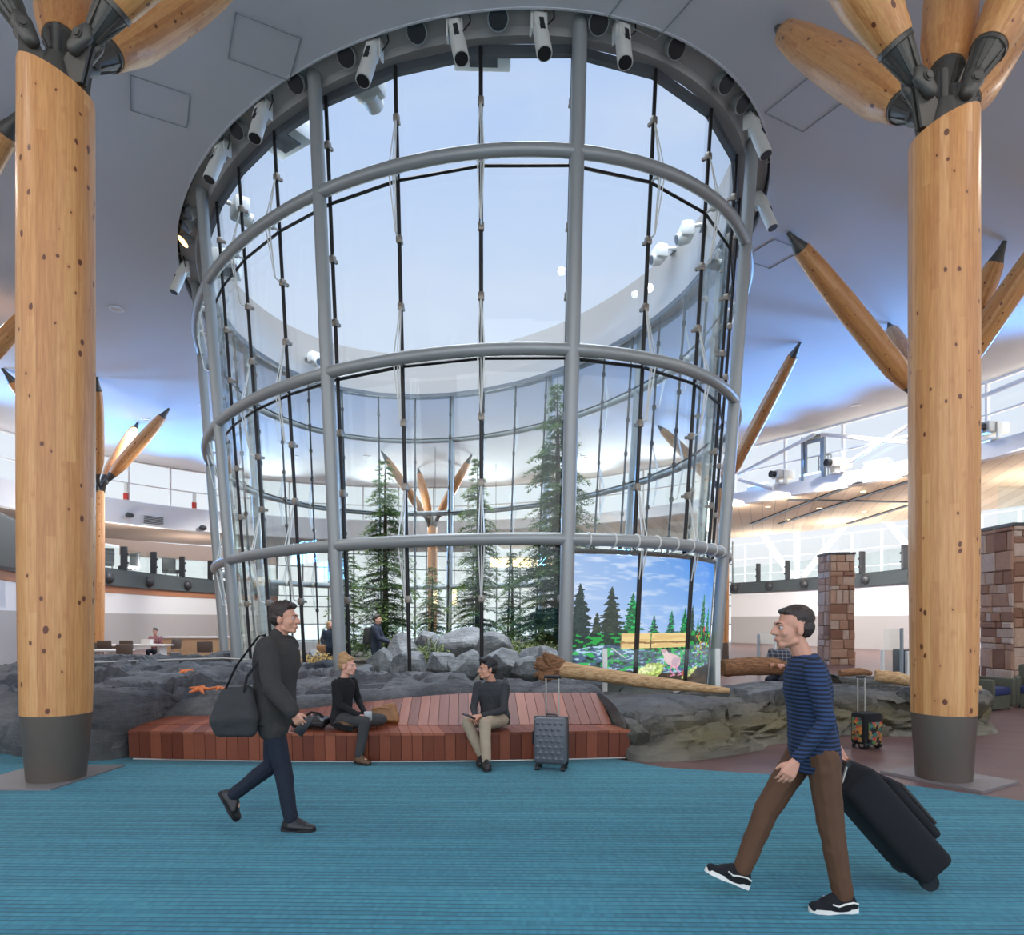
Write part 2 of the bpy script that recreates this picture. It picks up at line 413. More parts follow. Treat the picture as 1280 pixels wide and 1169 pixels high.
def tag(o, label=None, cat=None, group=None, kind=None):
    if label: o['label'] = label
    if cat: o['category'] = cat
    if group: o['group'] = group
    if kind: o['kind'] = kind
    return o
def empty(name, loc=(0, 0, 0), label=None, cat=None, group=None, rz=0., kind=None):
    o = bpy.data.objects.new(name, None); COL.objects.link(o); o.location = loc; o.rotation_euler = (0, 0, rz); o.empty_display_size = .2
    return tag(o, label, cat, group, kind)
def copy_tree(o, parent=None):
    c = o.copy(); COL.objects.link(c); c.parent = parent
    for ch in [x for x in bpy.data.objects if x.parent == o]: copy_tree(ch, c)
    return c
def struct(o, label=None, cat=None): o['kind'] = 'structure'; return tag(o, label, cat)
ORD = ['first', 'second', 'third', 'fourth', 'fifth', 'sixth', 'seventh', 'eighth', 'ninth', 'tenth', 'eleventh', 'twelfth', 'thirteenth', 'fourteenth', 'fifteenth', 'sixteenth', 'seventeenth', 'eighteenth', 'nineteenth', 'twentieth']

def catmull(pts, n=8, closed=False):
    out = []; m = len(pts)
    for i in range(m if closed else m-1):
        g = lambda k: np.array(pts[k % m] if closed else pts[min(max(k, 0), m-1)], float)
        p0, p1, p2, p3 = g(i-1), g(i), g(i+1), g(i+2)
        for j in range(n):
            t = j/n
            out.append(tuple(.5*((2*p1)+(-p0+p2)*t+(2*p0-5*p1+4*p2-p3)*t*t+(-p0+3*p1-3*p2+p3)*t**3)))
    if not closed: out.append(tuple(float(x) for x in pts[-1]))
    return out
def arclen(path):
    d = [0.]
    for a, b in zip(path, path[1:]): d.append(d[-1]+hypot(b[0]-a[0], b[1]-a[1]))
    return d
def along(path, s):
    d = arclen(path); s = max(0, min(s, d[-1]-1e-6))
    for i in range(len(path)-1):
        if d[i+1] >= s:
            t = (s-d[i])/(d[i+1]-d[i]); a, b = path[i], path[i+1]
            L = d[i+1]-d[i]
            return a[0]+(b[0]-a[0])*t, a[1]+(b[1]-a[1])*t, (b[0]-a[0])/L, (b[1]-a[1])/L
def R_axes(x, y, z): return Matrix((V(x), V(y), V(z))).transposed()
def zrot(a): return Matrix.Rotation(a, 3, 'Z')
def align_z(d, up=(0, 0, 1)):
    z = V(d).normalized(); x = V(up).cross(z); x = x.normalized() if x.length > 1e-5 else V((1, 0, 0)); return R_axes(x, z.cross(x), z)
# ------------------------------------------------------------------ plan curves
CX, CY, EE, ROT = -1.83, 19.225, 2.82, .489
def el(ph, R):
    a = R*sin(ph); b = -(R+EE)*cos(ph)
    return CX+a*cos(ROT)-b*sin(ROT), CY+a*sin(ROT)+b*cos(ROT)
def Rp(z): return 5.925+(z-2.92)*.0733
def ep(ph, R, z): x, y = el(ph, R); return V((x, y, z))
def elpath(R, n=132): return [el(2*pi*k/n, R) for k in range(n)]
# rods stand at equal arc lengths
_t = np.linspace(0, 2*pi, 7201)+radians(-13.9)
_xy = np.array([el(a, 6.15) for a in _t]); _s = np.concatenate([[0], np.cumsum(np.hypot(*np.diff(_xy, axis=0).T))])
NR = 33
ROD = [float(np.interp(_s[-1]*k/NR, _s, _t)) for k in range(NR)]       # angle of each rod; every third one is a post
def norm_ang(a): return (a+pi) % (2*pi)-pi

ULEFT = [(-19, 5), (-22, 16), (-24.8, 26), (-24.1, 32.4), (-22.75, 36.7), (-18.2, 42.5), (-11, 46), (-3, 46.5)]
URIGHT = [(-3, 46.5), (4, 44), (8.5, 40.5), (11.9, 36.2), (16.7, 28.5), (18.2, 24.4), (18.9, 17), (17, 5)]
UPATH = catmull(ULEFT+URIGHT[1:], 8)
_i = min(range(len(UPATH)), key=lambda k: hypot(UPATH[k][0]+3, UPATH[k][1]-46.5))
UL, UR = UPATH[:_i+1], UPATH[_i:]
WPTS = [(-12.5, 3), (-15.5, 16), (-17.2, 22.5), (-18.9, 27.5), (-20.3, 34.5), (-19.6, 44), (-17, 50), (-9, 54), (0, 56), (9, 54), (15.6, 49), (19.4, 39.6), (20.5, 30.5), (20.8, 22), (19.5, 13), (17, 4)]
WPATH = catmull(WPTS, 8)
_a = WPTS.index((-17, 50))*8; _b = WPTS.index((15.6, 49))*8
WL, WB, WR = WPATH[:_a+1], WPATH[_a:_b+1], WPATH[_b:]
OR_ = catmull([(9, 60.5), (17, 57), (23, 49), (27, 40), (29, 30), (28, 18)], 6)
OL_ = catmull([(-27, 10), (-31, 26), (-30.5, 38), (-26, 49), (-19, 56)], 6)
def at_px(path, px, right=None):
    best = None; d = arclen(path)
    for i in range(len(path)-1):
        for t in np.linspace(0, 1, 9):
            x = path[i][0]+(path[i+1][0]-path[i][0])*t; y = path[i][1]+(path[i+1][1]-path[i][1])*t
            if y < 6: continue
            e = abs(640+F*x/y-px)
            if best is None or e < best[0]: best = (e, d[i]+(d[i+1]-d[i])*t)
    return best[1]

# ------------------------------------------------------------------ setting: floor, walls, ceiling
def disc_floor():
    m = MB(); n = len(WPATH); pts = [(-14, -6), (-12.8, 0)]+[(x*1.01, y*1.005) for x, y in WPATH]+[(18, 0), (17, -6)]
    m.add([(x, y, 0) for x, y in pts]+[(x, y, -.2) for x, y in pts], [tuple(range(len(pts)))]+[(i, (i+1) % len(pts), len(pts)+(i+1) % len(pts), len(pts)+i) for i in range(len(pts))])
    struct(m.build('floor', 'brown_plank_floor'), 'dark brown plank floor around the rocks', 'floor')
disc_floor()
g = MB(); g.box((0, 60, -.35), (500, 500, .3)); struct(g.build('ground', 'gravel_ground'), 'pale ground outside the windows', 'ground')
cp = [FL(786, 953), FL(830, 961), FL(1000, 972), FL(1150, 985), FL(1280, 1003)]
cpts = [(-9, -3), (8, -3), (8, 4.3)]+[(p.x, p.y) for p in reversed(cp)]+[(1.0, 8.15), (-4.6, 8.25), (-6.2, 8.9), (-9, 9.6)]
m = MB(); n = len(cpts)
m.add([(x, y, .012) for x, y in cpts]+[(x, y, 0.001) for x, y in cpts], [tuple(range(n))]+[(i, (i+1) % n, n+(i+1) % n, n+i) for i in range(n)])
struct(m.build('floor_carpet', 'teal_carpet'), 'teal ribbed carpet in front of the long bench', 'carpet')

# ceiling: flat, with the oval opening of the atrium
RO = 6.763; ZC = 10.67
def mk_ceiling():
    n = 144; inner = elpath(RO, n)
    poly = [(x, y) for x, y in UPATH]; k0 = UPATH
    outer_poly = [(-16.5, -4)]+[(x, y) for x, y in [(p[0]*1.012, p[1]*1.006) for p in UPATH]]+[(15, -4)]
    outs = []
    for (x, y) in inner:
        dx, dy = x-CX, y-CY; best = None
        for i in range(len(outer_poly)):
            ax, ay = outer_poly[i]; bx, by = outer_poly[(i+1) % len(outer_poly)]
            ex, ey = bx-ax, by-ay; den = dx*ey-dy*ex
            if abs(den) < 1e-9: continue
            t = ((ax-CX)*ey-(ay-CY)*ex)/den; u = ((ax-CX)*dy-(ay-CY)*dx)/den
            if t > 0 and -1e-6 <= u <= 1+1e-6 and (best is None or t < best): best = t
        outs.append((CX+dx*best, CY+dy*best))
    m = MB(); vs = []
    for z in (ZC, ZC+.12):
        vs += [(x, y, z) for x, y in inner]+[(x, y, z) for x, y in outs]
    fs = []
    for k in range(n):
        j = (k+1) % n
        fs += [(k, j, n+j, n+k), (2*n+k, 3*n+k, 3*n+j, 2*n+j), (n+k, n+j, 3*n+j, 3*n+k), (k, 2*n+k, 2*n+j, j)]
    m.add(vs, fs); struct(m.build('ceiling', 'ceiling_white'), 'smooth grey ceiling around the oval skylight opening', 'ceiling')
mk_ceiling()
# recess between the ceiling edge and the head of the glass
def ering(R0, z0, R1, z1, R2=None, z2=None): pass
def ellipse_sweep(name, prof, mat, n=132, **kw):
    """prof: closed outline of (radius parameter, z)"""
    m = MB(); vs = []; fs = []; k = len(prof)
    for i in range(n):
        for R, z in prof: x, y = el(2*pi*i/n, R); vs.append((x, y, z))
    for i in range(n):
        j = (i+1) % n
        for q in range(k): fs.append((i*k+q, j*k+q, j*k+(q+1) % k, i*k+(q+1) % k))
    m.add(vs, fs); return m.build(name, mat, smooth=35, **kw)
struct(ellipse_sweep('trim_1', [(6.765, 10.66), (6.765, 11.2), (6.80, 11.2), (6.80, 10.66)], 'ceiling_white'), 'curved upright edge of the ceiling opening', 'trim')
struct(ellipse_sweep('trim_2', [(6.40, 10.80), (6.765, 11.05), (6.765, 11.2), (6.12, 11.2), (6.12, 10.68), (6.34, 10.64)], 'parapet_cladding'), 'white curved recess above the atrium glass', 'trim')
struct(ellipse_sweep('roof_parapet', [(6.24, 10.72), (6.24, 12.35), (6.7, 12.42), (6.7, 10.8)], 'parapet_cladding'), 'white curved parapet round the open roof', 'parapet')

def sweep_obj(name, path, prof, mat, smooth=30, **kw):
    m = MB(); m.sweep(path, prof); return m.build(name, mat, smooth=smooth, **kw)
# lower walls in horizontal bands
def wall(name, path, bands, label):
    e = empty(name, (0, 0, 0)); struct(e, label, 'wall')
    for nm, z0, z1, off, mat in bands:
        struct(sweep_obj(nm, path, [(off, z0), (off, z1), (.5, z1), (.5, z0)], mat, parent=e))
wall('wall_left', WL, [('lower_panel', 0, 1.95, 0, 'greige_wall'), ('white_panel', 1.95, 3.0, .03, 'white_paint'), ('wood_band', 3.0, 3.35, 0, 'brown_band')], 'curved left wall of grey panel, white band and brown strip')
wall('wall_right', WR, [('lower_panel', 0, 1.85, 0, 'greige_wall'), ('white_panel', 1.85, 3.5, .03, 'white_paint')], 'curved right wall of grey panel under a white band')
for nm, path, z0, side in (('trim_3', WL, 3.35, 'left'), ('trim_4', WR, 3.5, 'right')):
    m = MB(); m.sweep(path, [(-.12, z0), (-.12, 4.1), (-.02, 4.12), (-.02, 4.24), (.5, 4.24), (.5, z0)])
    struct(m.build(nm, 'fascia_steel', smooth=30), 'dark steel edge beam of the %s mezzanine' % side, 'beam')
for nm, path, lab in (('floor_mezzanine_left', WL, 'left'), ('floor_mezzanine_right', WR, 'right')):
    struct(sweep_obj(nm, path, [(.5, 3.9), (.5, 4.22), (11, 4.22), (11, 3.9)], 'greige_wall'), 'upper level floor on the %s' % lab, 'floor')
# upper slab: beige fascia on the left, white edge beam with a pale wood soffit on the right
struct(sweep_obj('trim_5', UL, [(0, 7.0), (0, 8.3), (.5, 8.3), (.5, 7.0)], 'white_paint'), 'white curved upper fascia on the left', 'fascia')
struct(sweep_obj('trim_6', UR, [(0, 7.69), (0, 8.3), (.4, 8.3), (.4, 7.69)], 'white_paint'), 'white curved edge beam of the upper slab on the right', 'beam')
struct(sweep_obj('ceiling_left', UL, [(.5, 7.1), (.5, 7.4), (9, 7.4), (9, 7.1)], 'brown_ceiling'), 'brown ceiling over the left mezzanine', 'ceiling')
struct(sweep_obj('ceiling_right', UR, [(.4, 7.75), (.4, 8.1), (13.5, 8.1), (13.5, 7.75)], 'pale_wood_soffit'), 'pale wood ceiling over the right mezzanine', 'ceiling')
# dark slots in the wood soffit
k = 0
for a, b in (((975, 655), (1142, 600)), ((1060, 655), (1142, 630)), ((940, 655), (1075, 603)), ((985, 625), (1142, 628))):
    d = lambda p: F*(7.72-H)/(775-p[1])
    p, q = P(*a, d(a)), P(*b, d(b)); t = (q-p); L = t.length
    mm = MB(); mm.box((0, 0, 0), (L, .28, .05)); o = mm.build('ceiling_slot', 'black_plastic', loc=(p+q)/2); o.rotation_euler = (0, 0, atan2(t.y, t.x))
    tag(o, ['long dark slot rising toward the upper end of the wood ceiling by the column', 'dark slot lowest in the wood ceiling, close above the mezzanine windows', 'long dark slot nearest the drum in the wood ceiling, rising steeply', 'nearly level dark slot crossing the other slots of the wood ceiling'][k], 'ceiling slot', 'dark slots in the wood ceiling'); k += 1
for k, (x, y) in enumerate([(960, 634), (1024, 636), (1080, 640), (1137, 591), (1079, 615), (987, 650), (1038, 654), (1105, 653)]):
    d = F*(7.73-H)/(775-y); p = P(x, y, d); mm = MB(); mm.cyl((0, 0, 0), (0, 0, .03), .13, 14)
    tag(mm.build('soffit_downlight', 'lamp_warm', loc=p), 'small glowing downlight in the wood ceiling, %s going right from the drum' % ORD[sorted([960, 1024, 1080, 1137, 1079, 987, 1038, 1105]).index(x)], 'downlight', 'downlights in the wood ceiling')

# windows
def window_wall(name, path, z0, z1, step, rails, mull, label, off=.25, w=.09, glass='window_glass', verts=True):
    e = empty(name); struct(e, label, 'window')
    struct(sweep_obj('glazing', path, [(off-.01, z0), (off-.01, z1), (off+.01, z1), (off+.01, z0)], glass, parent=e))
    m = MB(); L = arclen(path)[-1]; n = max(2, round(L/step))
    for i in range(n+1):
        x, y, tx, ty = along(path, L*i/n); x += -ty*off; y += tx*off
        m.box((x, y, (z0+z1)/2), (w, .16, z1-z0), zrot(atan2(ty, tx)))
    for z in rails: m.sweep(path, [(off-.06, z-.035), (off-.06, z+.035), (off+.06, z+.035), (off+.06, z-.035)])
    struct(m.build('window_frame', mull, parent=e)); return e
window_wall('window_1', UL, 8.3, ZC, 2.3, (8.34, 9.35, 10.62), 'mullion_white', 'high curved row of windows on the left')
window_wall('window_2', UR, 8.3, ZC, 3.0, (8.34, 9.4, 10.62), 'mullion_white', 'high curved row of windows on the right')
window_wall('window_3', OR_, 4.22, 7.75, 2.2, (4.3, 5.3, 6.5, 7.7), 'mullion_white', 'tall windows behind the right mezzanine')
window_wall('window_4', WB, 0, 7.2, 1.9, (.1, 1.3, 2.6, 3.4, 4.3, 5.6, 6.7), 'mullion_grey', 'tall glass wall behind the atrium')
# back left: brown panel wall with a window strip
e = empty('wall_upper_left'); struct(e, 'brown panelled wall behind the left mezzanine', 'wall')
struct(sweep_obj('brown_panel', OL_, [(0, 6.1), (0, 7.2), (.3, 7.2), (.3, 6.1)], 'brown_ceiling', parent=e))
struct(sweep_obj('white_panel', OL_, [(0, 4.2), (0, 4.7), (.3, 4.7), (.3, 4.2)], 'white_paint', parent=e))
window_wall('window_5', OL_, 4.7, 6.1, 2.4, (4.74, 6.06), 'mullion_white', 'window strip behind the left mezzanine', off=.1)
# slanted white brace pairs at the windows
def brace(name, pts, r, label, grp, mat='mullion_white'):
    m = MB(); m.tube([V(p) for p in pts], r, 8); o = m.build(name, mat, smooth=40); tag(o, label, 'brace', grp)
for k, (a, b) in enumerate((((923, 593), (1018, 543)), ((1027, 543), (1134, 553)), ((1063, 577), (1146, 525)), ((924, 600), (966, 611)), ((1222, 498), (1300, 466)))):
    def bp(p):
        s = at_px(UR, p[0]); x, y, tx, ty = along(UR, s); x -= ty*1.0*-0; return P(p[0], p[1], y-.25)
    brace('window_brace', (bp(a), bp(b)), .09, 'white slanted brace before the high right windows, %s from the atrium side' % ORD[[1, 2, 3, 0, 4][k]], 'braces at the high right windows')
for k, (a, b, d) in enumerate((((996, 656), (996, 724), 49.5), ((948, 660), (990, 722), 50), ((1056, 657), (1003, 722), 48), ((1110, 652), (1140, 690), 45))):
    brace('window_brace', (P(*a, d), P(*b, d)), .22, ['white upright post before the right mezzanine windows', 'white slanted brace left of the white upright post', 'white slanted brace right of the white upright post', 'short white brace at the end of the right mezzanine windows'][k], None)
# door on the upper right slab
s_ = at_px(UR, 1015); x, y, tx, ty = along(UR, s_)
e = empty('door_1', (x-ty*.05, y+tx*.05, 8.3), rz=atan2(ty, tx)); struct(e, 'white door with a glazed panel among the high right windows', 'door')
m = MB(); 
for sx in (-.55, .55): m.box((sx, 0, 1.0), (.12, .16, 2.0))
m.box((0, 0, 2.0), (1.22, .16, .12)); struct(m.build('door_frame', 'mullion_grey', e))
m = MB()
for sx in (-.42, .42): m.box((sx, .03, .95), (.14, .06, 1.86))
for z_ in (.12, 1.82): m.box((0, .03, z_), (.72, .06, .2))
struct(m.build('door_leaf', 'mullion_grey', e)); m = MB(); m.box((0, .03, .97), (.7, .02, 1.5)); struct(m.build('door_pane', 'window_glass', e))
# handrail on the slab near the door
def slab_rail(a, b, off=-.0):
    m = MB()
    pts = []
    for i in range(9):
        s = at_px(UR, a)+(at_px(UR, b)-at_px(UR, a))*i/8; x, y, tx, ty = along(UR, s); pts.append(V((x-ty*.25*-1*-1+0, y+tx*.25, 8.3)))
    for z in (.55, 1.05): m.tube([p+V((0, 0, z)) for p in pts], .025, 6)
    for p in pts[::2]: m.cyl(p, p+V((0, 0, 1.07)), .025, 6)
    return tag(m.build('guard_rail', 'mullion_grey', smooth=40), 'thin metal guard rail on the slab beside the white door', 'guard rail')
slab_rail(1018, 1034)
# left slab: vent, small spot cameras, markers
for k, (px, py) in enumerate(((107, 637), (160, 645), (252, 660.5))):
    x, y, tx, ty = along(UL, at_px(UL, px)); z = H+(775-py)/F*y
    m = MB(); m.ell((ty*.2, -tx*.2, 0), (.22, .22, .16)); m.cyl((ty*.0, 0, .1), (ty*.25, -tx*.25, .02), .1, 10)
    tag(m.build('dome_camera', 'dark_plastic', smooth=40, loc=(x+ty*.06, y-tx*.06, z)), 'small dark dome camera on the left white fascia, %s from the left' % ORD[k], 'camera', 'dome cameras on the left fascia')
x, y, tx, ty = along(UL, at_px(UL, 190)); 
m = MB(); m.box((0, 0, 0), (1.25, .08, .55)); m.cur = 1
for i in range(6): m.box((0, -.06, -.2+.08*i), (1.1, .05, .03))
tag(m.build('air_vent', ['white_paint', 'dark_plastic'], loc=(x+ty*.08, y-tx*.08, H+(775-651)/F*y)), 'small dark air vent in the left white fascia', 'vent').rotation_euler = (0, 0, atan2(ty, tx))
for k, (px, py) in enumerate(((160, 622), (245, 639))):
    x, y, tx, ty = along(UL, at_px(UL, px)); m = MB(); m.box((0, 0, .5), (.16, .16, 1.0)); m.cur = 1; m.box((0, -.02, .25), (.2, .2, .35))
    tag(m.build('slab_marker', ['white_metal', 'red_paint'], loc=(x+ty*-.1, y+tx*.1, 8.3)), ['red and white marker on the left sill, nearer the timber column', 'red and white marker on the left sill, nearer the atrium'][k], 'marker')

# ------------------------------------------------------------------ mezzanine: lamps, balustrades
k = 0
for px in (920, 963, 1008.7, 1084, 1145, 1222.7):
    x, y, tx, ty = along(WR, at_px(WR, px)); m = MB(); ax = V((ty, -tx, 0))
    m.lathe([(.30, 0), (.30, .10), (.22, .2), (.12, .26)], axis=ax, seg=16)
    tag(m.build('fascia_lamp', 'dark_plastic', smooth=40, loc=V((x, y, 3.86))+ax*.13), 'round dark wall lamp on the right steel beam, %s counting from the atrium' % ORD[k], 'wall lamp', 'round lamps on the right beam'); k += 1
for k, px in enumerate((133, 183, 231)):
    x, y, tx, ty = along(WL, at_px(WL, px)); m = MB(); ax = V((ty, -tx, 0))
    m.lathe([(.30, 0), (.30, .10), (.22, .2), (.12, .26)], axis=ax, seg=16)
    tag(m.build('fascia_lamp', 'dark_plastic', smooth=40, loc=V((x, y, 3.72))+ax*.13), 'round dark wall lamp on the left steel beam, %s from the timber column' % ORD[k], 'wall lamp', 'round lamps on the left beam')
def balustrade(path, pxs, label, z1=5.35):
    e = empty('balustrade', (0, 0, 0), label, 'balustrade')
    sweep_obj('glass_panel', path, [(.1, 4.25), (.1, z1), (.13, z1), (.13, 4.25)], 'rail_glass', parent=e)
    for px in pxs:
        x, y, tx, ty = along(path, at_px(path, px)); m = MB()
        m.rbox((0, 0, .6), (.13, .34, 1.24), .03); m.box((0, -.2, .35), (.08, .1, .1)); m.box((0, -.2, .8), (.08, .1, .1))
        o = m.build('post', 'dark_plastic', parent=e, loc=(x-ty*.0, y+tx*.0, 4.24)); o.rotation_euler = (0, 0, atan2(ty, tx))
balustrade(WR, (947, 985.5, 1077.5, 1131, 1215), 'glass balustrade with dark fin posts along the right mezzanine')
balustrade(WL, (156, 191, 228, 263), 'glass balustrade with dark fin posts along the left mezzanine')
# lounge chairs and a lit screen up on the left mezzanine
def lounge(px, off, rz, label):
    x, y, tx, ty = along(WL, at_px(WL, px)); e = empty('lounge_chair', (x-ty*off, y+tx*off, 4.22), label, 'chair', None, rz)
    m = MB(); m.rbox((0, 0, .42), (.85, .8, .22), .06); m.build('seat', 'dark_plastic', e, 40)
    m = MB(); m.rbox((0, .36, .85), (.85, .16, .9), .06); m.build('backrest', 'dark_plastic', e, 40)
    for sx in (-.36, .36):
        m = MB(); m.cyl((sx, 0, 0), (sx, 0, .32), .04, 8); m.build('leg', 'stainless', e, 40)
lounge(168, 1.6, .4, 'dark lounge chair on the left mezzanine nearest the timber column')
lounge(203, 2.0, -.5, 'dark lounge chair in the middle of the left mezzanine')
lounge(244, 1.6, .9, 'dark lounge chair on the left mezzanine nearest the atrium')
x, y, tx, ty = along(WL, at_px(WL, 217)); e = empty('wall_screen', (x-ty*4.4, y+tx*4.4, 4.22), 'bright white screen on a stand on the left mezzanine', 'screen', None, atan2(ty, tx))
m = MB(); m.box((0, 0, 1.15), (2.6, .1, 1.7)); m.build('screen_panel', 'screen_white', e)
m = MB(); m.box((0, .1, .15), (1.6, .3, .3)); m.build('stand', 'dark_plastic', e)
# black wall panel on the left
x, y, tx, ty = along(WL, at_px(WL, -28)); e = empty('display_panel', (x+ty*.5, y-tx*.5, 3.3), 'large black display panel high on the left wall', 'display', None, atan2(ty, tx))
m = MB(); m.rbox((0, 0, .85), (3.1, .25, 1.75), .04); m.build('casing', 'black_plastic', e, 40)
m = MB(); m.box((0, -.14, .85), (2.95, .03, 1.6)); m.build('screen', 'lens_dark', e)

# ------------------------------------------------------------------ flood lights on the slab and their lamps
def area(name, loc, target, size, power, color, sy=None, spread=pi):
    l = bpy.data.lights.new(name, 'AREA'); l.energy = power; l.color = color; l.size = size
    l.spread = spread
    if sy: l.shape = 'RECTANGLE'; l.size_y = sy
    o = bpy.data.objects.new(name, l); COL.objects.link(o); o.location = loc
    o.rotation_euler = (V(target)-V(loc)).to_track_quat('-Z', 'Y').to_euler(); return o
BLUE = (.13, .42, 1.0)
for k, px in enumerate((945, 1012, 1094)):
    x, y, tx, ty = along(UR, at_px(UR, px)); p = V((x+ty*-.18, y+tx*.18, 8.3)); e = empty('uplight', p, ['bright cool uplight bar on the right slab nearest the atrium', 'bright cool uplight bar on the right slab below the white door', 'bright cool uplight bar on the right slab nearest the big column'][k], 'uplight', None, atan2(ty, tx))
    m = MB(); m.box((0, 0, .1), (1.2, .3, .2)); m.build('housing', 'white_metal', e)
    m = MB(); m.box((0, -.05, .26), (1.1, .22, .1)); m.build('diffuser', 'lamp_cool', e)
for px, W_ in ((940, 700), (1010, 900), (1094, 900), (1215, 900), (1400, 900)):
    x, y, tx, ty = along(UR, at_px(UR, px)); area('uplight_lamp', (x+ty*.1, y-tx*.1, 8.5), (x+ty*10, y-tx*10, ZC-.6), 1.6, W_*UPK, BLUE, spread=radians(70))
for px, W_ in ((-150, 1200), (0, 1150), (90, 1000), (170, 950), (250, 750)):
    x, y, tx, ty = along(UL, at_px(UL, px)); area('uplight_lamp', (x+ty*.1, y-tx*.1, 8.5), (x+ty*11, y-tx*11, ZC-.6), 1.6, W_*UPK, BLUE, spread=radians(70))
def flood(px, py, aim, label):
    x, y, tx, ty = along(UR, at_px(UR, px)); e = empty('stage_projector', (x-ty*.2*-1*0, y, 8.3), label, 'projector', None, aim)
    m = MB(); m.rbox((0, 0, .04), (.5, .5, .08), .02); m.box((.32, 0, .35), (.06, .2, .6)); m.box((-.32, 0, .35), (.06, .2, .6)); m.build('yoke', 'white_metal', e)
    m = MB(); m.rbox((0, .1, .5), (.55, 1.0, .42), .06); m.build('body', 'projector_white', e, 40)
    m = MB(); m.lathe([(.17, 0), (.17, .22), (.13, .225), (.13, .2), (0, .2)], c=(0, -.4, .5), axis=(0, -1, 0), seg=16); m.build('lens', 'lens_dark', e, 40)
flood(975, 600, radians(-75), 'white projector on the right slab edge, nearest the atrium')
flood(1046, 580, radians(-75), 'white projector on the right slab edge beside the white door')
flood(1238, 528, radians(-75), 'white projector on the right slab just right of the big timber column')

# ------------------------------------------------------------------ sky, camera
w = bpy.data.worlds.new('sky'); SC.world = w; w.use_nodes = True; nt = w.node_tree
bgn = nt.nodes['Background']; tc = nt.nodes.new('ShaderNodeTexCoord'); sp = nt.nodes.new('ShaderNodeSeparateXYZ'); nt.links.new(tc.outputs['Generated'], sp.inputs[0])
cr = nt.nodes.new('ShaderNodeValToRGB'); nt.links.new(sp.outputs[2], cr.inputs[0])
el_ = cr.color_ramp.elements
for e_, (p_, c_) in zip([el_[0], el_[1], el_.new(.2), el_.new(.42), el_.new(.65)], ((0, (250, 252, 255)), (1, (120, 162, 226)), (.16, (240, 245, 254)), (.42, (210, 226, 252)), (.65, (182, 208, 252)))):
    e_.position = p_; e_.color = (*lin(c_), 1)
nz = nt.nodes.new('ShaderNodeTexNoise'); nz.inputs['Scale'].default_value = 2.2; nz.inputs['Detail'].default_value = 5
mp = nt.nodes.new('ShaderNodeMapping'); mp.inputs['Scale'].default_value = (1, 1, 3); nt.links.new(tc.outputs['Generated'], mp.inputs[0]); nt.links.new(mp.outputs[0], nz.inputs['Vector'])
mr = nt.nodes.new('ShaderNodeMapRange'); nt.links.new(nz.outputs['Fac'], mr.inputs[0]); mr.inputs[1].default_value = .5; mr.inputs[2].default_value = .75; mr.inputs[3].default_value = 0; mr.inputs[4].default_value = .4
mx = nt.nodes.new('ShaderNodeMix'); mx.data_type = 'RGBA'; nt.links.new(mr.outputs[0], mx.inputs[0]); nt.links.new(cr.outputs[0], mx.inputs[6]); mx.inputs[7].default_value = (*lin((242, 244, 250)), 1)
nt.links.new(mx.outputs[2], bgn.inputs['Color'])
# sky strength raised behind the camera and overhead to brighten room and garden
m1 = nt.nodes.new('ShaderNodeMapRange'); nt.links.new(sp.outputs[1], m1.inputs[0]); m1.inputs[1].default_value = -.1; m1.inputs[2].default_value = -.8; m1.inputs[3].default_value = 1.0; m1.inputs[4].default_value = SKY_BACK
m2 = nt.nodes.new('ShaderNodeMapRange'); nt.links.new(sp.outputs[2], m2.inputs[0]); m2.inputs[1].default_value = .69; m2.inputs[2].default_value = .85; m2.inputs[3].default_value = 1.0; m2.inputs[4].default_value = SKY_TOP
mu = nt.nodes.new('ShaderNodeMath'); mu.operation = 'MULTIPLY'; nt.links.new(m1.outputs[0], mu.inputs[0]); nt.links.new(m2.outputs[0], mu.inputs[1])
nt.links.new(mu.outputs[0], bgn.inputs['Strength'])
cam = bpy.data.cameras.new('camera'); co = bpy.data.objects.new('camera', cam); COL.objects.link(co)
co.location = (0, 0, H); co.rotation_euler = (pi/2, 0, 0); cam.sensor_width = 36; cam.sensor_fit = 'HORIZONTAL'; cam.lens = 36*F/1280; cam.shift_y = (775-584.5)/1280; cam.clip_end = 800
SC.camera = co
SC.view_settings.view_transform = 'Standard'; SC.view_settings.look = 'None'; SC.view_settings.gamma = 1; SC.view_settings.use_curve_mapping = False
SC.view_settings.exposure = EXPOSURE
SC.cycles.use_denoising = True
SC.cycles.max_bounces = 10; SC.cycles.diffuse_bounces = 5; SC.cycles.glossy_bounces = 4; SC.cycles.transmission_bounces = 6; SC.cycles.transparent_max_bounces = 32
SC.cycles.caustics_reflective = False; SC.cycles.caustics_refractive = False; SC.cycles.sample_clamp_indirect = 6

